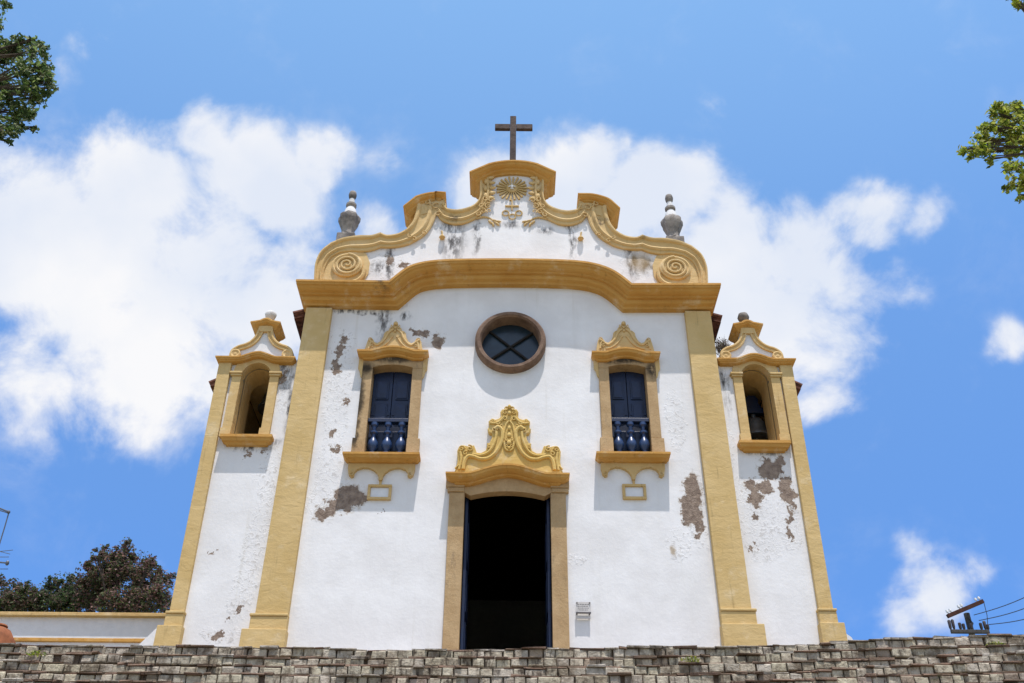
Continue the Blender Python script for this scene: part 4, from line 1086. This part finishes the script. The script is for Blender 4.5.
mb=MB(); mb.box(xw0,xw1b,wy2,wy2+.35,z0+.001,z1); mb.build('coping',m_cor,sw2,bevel=.01)  # orange of shaded yellow put into the coping colour
# curved terracotta tile ridge end at far left, built as a jar-shaped hump
tx,tz=A(-6,645,18.6); mb=MB(); zt_=A(-4,627.5,18.6)[1]-(ZP)
tj=thing('tile_ridge_end',(tx,18.6,ZP),'curved terracotta tile ridge end at the far left above the steps','roof tile')
mb.lathe((tx,18.6,ZP),[(.18,0),(.34,.12),(.42,zt_*.45),(.36,zt_*.75),(.22,zt_*.95),(.12,zt_)],24); mb.build('ridge_end_body',m_terra,tj,smooth=True)
mb=MB(); mb.lathe((tx,18.6,ZP),[(.121,zt_-.001),(.15,zt_+.02),(.13,zt_+.05)],20); mb.build('rim',m_terra,tj,smooth=True)

# ------------------------------------------------------------------ foliage
def leafmat(name, tr=.35, rough=.5):
    M=Mat(name,rough,.4); a=M.n('ShaderNodeAttribute',attribute_name='tint')
    M.color(a.outputs['Color'])
    t=M.n('ShaderNodeBsdfTranslucent'); M.l(a.outputs['Color'],t.inputs['Color'])
    x=M.n('ShaderNodeMixShader'); x.inputs[0].default_value=tr; out=M.nt.nodes['Material Output']
    M.l(M.b.outputs[0],x.inputs[1]); M.l(t.outputs[0],x.inputs[2]); M.l(x.outputs[0],out.inputs['Surface']); return M.m
m_leaf=leafmat('leaf',.5); m_bark=simple('bark',(.11,.085,.065),.9,.2,.5,.8,6)
def leaves(mb,c,r,n,size,cols,rg,sq=(1,1,1),shell=.25):
    for _ in range(n):
        d=Vector((rg.gauss(0,1),rg.gauss(0,1),rg.gauss(0,1))).normalized()*(r*(rg.random()**shell if shell>0 else 1))
        p=Vector((c[0]+d.x*sq[0],c[1]+d.y*sq[1],c[2]+d.z*sq[2]))
        a=Vector((rg.gauss(0,1),rg.gauss(0,1),rg.gauss(0,.7))).normalized(); b_=a.orthogonal().normalized()
        b_=(b_*math.cos(rg.random()*6.28)+a.cross(b_)*math.sin(rg.random()*6.28)); n_=a.cross(b_)
        L=size*rg.uniform(.6,1.3); w=L*rg.uniform(.2,.3); s=rg.uniform(.7,1.3); cc=rg.choice(cols)
        mb.add([p-a*L*.5,p+b_*w+n_*w*.4,p+a*L*.5,p-b_*w+n_*w*.4],[(0,1,2),(0,2,3)],tuple(v*s for v in cc))
def tree(name,loc,height,blobs,label,cols,leaf,n_per,group,rg,trunk_r=.14,hubs=None):
    t=thing(name,loc,label,'tree',group)
    tr=MB(); base=Vector(loc); cen=sum((Vector(b[0]) for b in blobs),Vector())/len(blobs)
    fork=base+(Vector((cen.x,cen.y,0))-Vector((base.x,base.y,0)))*.15; fork.z=loc[2]+height*.35
    tr.tube([base-Vector((0,0,.3)),base+Vector((.05,0,height*.12)),fork],[trunk_r*1.4,trunk_r*1.1,trunk_r*.8],10)
    if hubs:
        for h in hubs:
            h=Vector(h); md=fork.lerp(h,.5); md.x=fork.x*.8+h.x*.2
            tr.tube(smooth([fork,md,h],5),[trunk_r*(.6-.045*i) for i in range(11)],8)
        for (c,r) in blobs:
            c=Vector(c); h=min((Vector(h) for h in hubs),key=lambda h:(h-c).length)
            m1=h.lerp(c,.5)+Vector((rg.uniform(-.1,.1),rg.uniform(-.15,.15),rg.uniform(-.05,.15)))
            q=smooth([h,m1,c],4); tr.tube(q,[.020-.0019*i for i in range(len(q))],5)
            for k in range(5):
                e=c+Vector((rg.gauss(0,1),rg.gauss(0,1),rg.gauss(0,1))).normalized()*r*.9; tr.tube([m1.lerp(c,.4+.12*k),(c+e)/2+Vector((0,0,.02)),e],[.008,.006,.003],4)
    for bi,(c,r) in enumerate(blobs):
        if hubs: break
        c=Vector(c)
        if bi%2==0 or len(blobs)<14:
            mid=fork.lerp(c,.5)+Vector((rg.uniform(-.3,.3),rg.uniform(-.3,.3),rg.uniform(0,.4)))*min(1,height/8)
            q=[fork,fork.lerp(mid,.5)+Vector((0,0,.1)),mid,mid.lerp(c,.6),c]
            tr.tube(q,[trunk_r*.45,trunk_r*.36,trunk_r*.26,trunk_r*.16,trunk_r*.07],6)
            for k in range(4):
                e=c+Vector((rg.gauss(0,1),rg.gauss(0,1),rg.gauss(0,1))).normalized()*r*.85; tr.tube([mid.lerp(c,.5+.12*k),(mid.lerp(c,.7)+e)/2+Vector((0,0,.03)),e],[trunk_r*.10,trunk_r*.07,trunk_r*.03],4)
    tr.build('trunk',m_bark,t,smooth=True)
    cr=MB()
    for (c,r) in blobs:
        k=int(n_per*(r**2)); sub_=max(3,int(7))
        for s in range(sub_):
            d=Vector((rg.gauss(0,1),rg.gauss(0,1),rg.gauss(0,1))).normalized()*r*rg.uniform(.3,.85)
            leaves(cr,Vector(c)+d,r*rg.uniform(.25,.5),k//sub_,leaf,cols,rg,shell=.45)
        leaves(cr,c,r,k//4,leaf,cols,rg,shell=.33)
    cr.build('crown',m_leaf,t,cols=True)
    return t
G1=[(.07,.12,.03),(.13,.20,.05),(.04,.07,.02),(.20,.27,.08),(.30,.33,.17)]
G2=[(.34,.40,.04),(.24,.32,.03),(.44,.47,.09),(.10,.14,.02),(.40,.38,.07)]
RD=[(.10,.13,.04),(.13,.15,.06),(.15,.08,.07),(.24,.13,.11),(.09,.08,.04),(.08,.11,.04),(.32,.20,.16),(.05,.06,.03),(.18,.09,.08)]
GN=[(.06,.10,.03),(.09,.14,.04),(.09,.09,.05),(.17,.12,.09),(.03,.05,.02)]
rg=random.Random(11)
def bl(L,Y,jy=.5):
    out=[]
    for (px,py,r) in L:
        y=Y+rg.uniform(-jy,jy); p=at(px,py,y); q=at(px+r,py,y); out.append(((p.x,p.y,p.z),(q-p).length))
    return out
# background trees behind the left wall
Y1=29.0
tree('tree',(at(125,600,Y1).x,Y1,ZP),8,bl([(125,558,16),(105,566,18),(142,566,16),(118,580,22),(95,585,18),(150,585,18),(130,600,22),(86,575,14),(158,575,10),(100,600,20),(155,602,18),(124,548,9),(98,556,9),(170,580,8),(90,600,18),(112,604,20),(140,606,20),(165,606,14),(110,578,16),(135,580,18),(122,568,14),(160,590,14),(92,566,8),(128,541,5),(150,562,8),(104,548,5)],Y1,.8),'tall reddish brown leafed tree behind the wall, next to the left tower',RD,.10,3600,'trees behind the courtyard wall',rg,.18)
tree('tree',(at(62,610,Y1+1).x,Y1+1,ZP),6.5,bl([(62,585,14),(48,594,14),(72,598,16),(58,605,16),(80,590,10),(50,583,8),(66,606,16),(44,608,14),(80,606,16),(60,596,14)],Y1+1,.8),'green shrubby tree behind the wall, between two reddish trees',GN,.10,3600,'trees behind the courtyard wall',rg,.14)
tree('tree',(at(15,612,Y1).x,Y1,ZP),6,bl([(12,592,14),(28,594,12),(-8,590,16),(20,606,16),(36,604,12),(0,606,16),(42,596,9),(-25,596,16),(10,606,16),(30,608,14),(18,598,12),(-10,608,16),(2,584,6),(20,586,6)],Y1,.8),'low purplish tree behind the wall at the far left',RD+GN,.10,3600,'trees behind the courtyard wall',rg,.12)
# overhanging foreground trees
Yt=7.2
lb=[(20,48,15),(38,52,12),(6,60,18),(28,68,18),(46,82,12),(10,85,20),(30,92,15),(42,98,10),(8,108,18),(28,112,11),(6,128,14),(20,122,10),(35,130,5),(10,142,5),(-20,70,30),(-30,110,30),(-50,80,50),(-60,140,50),(-90,60,70),(-110,150,60),(-40,30,40),
    (4,5,7),(-12,0,12),(-60,-20,45),(-140,0,70),(38,44,6),(47,68,8),(53,88,5),(33,40,5)]
tb=at(-330,760,6.4)
tree('overhanging_tree',(-7.6,7.0,0),10,bl(lb,Yt,.35),'dense dark green tree with branches hanging in at the upper left corner',G1,.058,11000,'trees overhanging the steps',rg,.2,hubs=[at(-150,110,7.2),at(-120,-40,7.3)])
rbq=[(998,114,13),(978,140,10),(990,128,9),(1005,118,13),(1018,130,15),(1000,140,13),(985,148,11),(972,152,8),(1020,150,15),(1012,168,12),(1018,184,10),(1004,128,9),(962,151,6),(990,160,7),(1008,188,6),(985,128,7),(1015,108,10),(1020,198,5),
     (1045,130,30),(1060,170,30),(1090,140,50),(1130,190,50),(1150,90,60),(1018,3,7),(1010,-6,8),(1040,-8,25),(1100,20,50)]
tree('overhanging_tree',(7.6,7.2,0),10,bl(rbq,Yt,.35),'light green leafy tree with twigs reaching in at the right edge',G2,.062,9000,'trees overhanging the steps',rg,.18,hubs=[at(1150,150,7.2),at(1120,-90,7.3)])

# dry tuft growing on the right tower corner
p=at(722,350,18.3); tf=MB(); rg2=random.Random(2)
for k in range(160):
    a=rg2.uniform(-1.2,1.2); L=rg2.uniform(.15,.34); d=Vector((math.sin(a)*.7,rg2.uniform(-.5,.3),math.cos(a))).normalized(); s=Vector((rg2.uniform(-.09,.09),rg2.uniform(-.1,.1),rg2.uniform(-.1,.1)))
    q=p+s; w=.008; g_=rg2.uniform(.5,1.2)
    tf.add([q-Vector((w,0,0)),q+Vector((w,0,0)),q+d*L+Vector((rg2.uniform(-.05,.05),0,-.03))],[(0,1,2)],(.11*g_,.08*g_,.055*g_))
leaves(tf,p+Vector((0,0,.1)),.20,260,.045,[(.09,.07,.045),(.07,.08,.03),(.12,.09,.07)],rg2)
tag(tf.build('weed_tuft',m_leaf,cols=True),'dry brown weed tuft growing beside the right tower gable','plant')
# small weeds on the steps
def weed(px,py,Y,label,n=60,r=.10):
    p=at(px,py,Y); mb=MB()
    leaves(mb,p,r,n,.05,G2,rg2,sq=(1.6,.6,.6)); 
    for k in range(14):
        d=Vector((rg2.uniform(-.5,.5),rg2.uniform(-.3,.1),1)).normalized()*rg2.uniform(.06,.14); q=p+Vector((rg2.uniform(-r,r),0,-.03)); mb.add([q,q+Vector((.01,0,0)),q+d],[(0,1,2)],rg2.choice(G2))
    tag(mb.build('weed',m_leaf,cols=True),label,'plant','weeds on the steps')
weed(996,645,16.40,'tiny green weed on the top step at the far right')
weed(691,660,16.1,'small green weed on the steps below the right nave pilaster')
weed(878,679,15.75,'yellowish weed low on the steps toward the right')
weed(36,654,16.3,'small moss weed on the steps at the left')

# ------------------------------------------------------------------ utility pole and wires
YU=34.0
base=at(968,640,YU); top=at(966.5,613.5,YU); ztopU=top.z
up=thing('utility_pole',(top.x,YU,ZP),'utility pole with tilted brown crossarm and insulators at the right','utility pole','utility poles')
mb=MB(); mb.tube([(top.x+.0,YU,ZP-.5),(top.x,YU,ztopU)],[.13,.10],12); mb.build('pole',m_concrete,up,smooth=True)
a=at(947.5,616.3,YU-.22); b_=at(983,601.2,YU-.22); ca=MB(); d=(b_-a).normalized(); upv=Vector((-d.z,0,d.x)); hw=.062
v=[]
for P in (a,b_):
    for (s,t) in ((-1,-1),(1,-1),(1,1),(-1,1)): v.append(P+upv*hw*s+Vector((0,hw*t,0)))
ca.add(v,[(0,1,2,3),(4,7,6,5),(0,4,5,1),(1,5,6,2),(2,6,7,3),(3,7,4,0)]); arm=ca.build('crossarm',m_wood,up)
ins=[]
for t in (.06,.14,.38,.46,.86,.95):
    q=a.lerp(b_,t)+upv*hw; e=q+upv*.14; mb=MB(); mb.tube([q,q+upv*.05,q+upv*.06,e],[.02,.02,.05,.035],10); mb.build('insulator',m_porc,up,smooth=True); ins.append(e)
a2=at(951,631.5,YU-.2); b2=at(989,631.5,YU-.2); mb=MB(); mb.box(a2.x,b2.x,YU-.26,YU-.14,a2.z-.06,a2.z+.06); mb.build('lower_crossarm',m_concrete,up,bevel=.01)
for px,h in ((951,.34),(954.5,.36),(961,.25),(964.5,.22),(972,.22),(982,.25),(986,.32),(988.5,.2)):
    q=at(px,630,YU-.2); mb=MB(); mb.lathe((q.x,YU-.2,a2.z+.061),[(.025,0),(.05,h*.25),(.055,h*.9),(.03,h)],10); mb.build('lower_insulator',m_insd,up,smooth=True)
mb=MB(); mb.tube([at(968,618,YU-.1),at(973,623,YU-.15),at(971,632,YU-.15)],.02,6); mb.tube([at(984,603,YU-.2),at(987,615,YU-.2),at(988,628,YU-.2)],.012,5); mb.build('jumper_cable',m_wire,up)
for i,(s,e) in enumerate([((974,615),(1110,543)),((979,620.5),(1110,560)),((989,624.5),(1110,579))]):
    p0=at(*s,YU-.2); p1=at(*e,22.0); pts=[]
    for k in range(15):
        t=k/14; p=p0.lerp(p1,t); p.z-=.25*math.sin(math.pi*t); pts.append(p)
    mb=MB(); mb.tube(pts,.014,5)
    tag(mb.build('power_line',m_wire),['uppermost thin power line running from the pole to the right edge','middle thin power line running from the pole to the right edge','lowest thin power line running from the pole to the right edge'][i],'cable','power lines')
# far pole outside the frame that carries the wires
q=at(1110,560,22.0); up2=thing('utility_pole',(q.x,22.0,ZP),'second utility pole carrying the wires beyond the right edge','utility pole','utility poles')
mb=MB(); mb.tube([(q.x,22.1,ZP-.5),(q.x,22.1,q.z+.8)],[.17,.12],12); mb.build('pole',m_concrete,up2,smooth=True)

# ------------------------------------------------------------------ tv antenna at the left edge
YA=25.0
p0=at(-30,640,YA); an=thing('tv_antenna',(at(-24,600,YA).x,YA,ZP),'thin metal television antenna with folded rods at the left edge','antenna')
mx=at(-24,540,YA).x; zt=at(-24,500,YA).z
mb=MB(); mb.tube([(mx,YA,ZP-.2),(mx,YA,zt)],.03,8); mb.build('mast',m_alu,an)
mb=MB(); mb.tube([at(-24,499,YA),at(9,512,YA-.1)],.022,6); mb.tube([at(-24,503,YA),at(8,513,YA-.1)],.014,6); mb.tube([at(9,512,YA-.1),at(5,526,YA-.1),at(-2,549,YA-.1)],.018,6); mb.ell(at(8.5,512,YA-.12),(.05,.05,.05)); mb.build('upper_arm',m_alu,an)
mb=MB(); mb.tube([at(-24,560,YA),at(7,563,YA-.1)],.022,6); mb.ell(at(7.3,563,YA-.12),(.05,.05,.07)); mb.build('boom',m_alu,an)
for (x0,y0,x1,y1) in ((-14,553,13,550),(-14,557,9,557),(-14,569,8,569),(-14,548,10,554)):
    mb=MB(); mb.tube([at(x0,y0,YA-.05),at(x1,y1,YA-.05)],.009,5); mb.build('rod',m_alu,an)
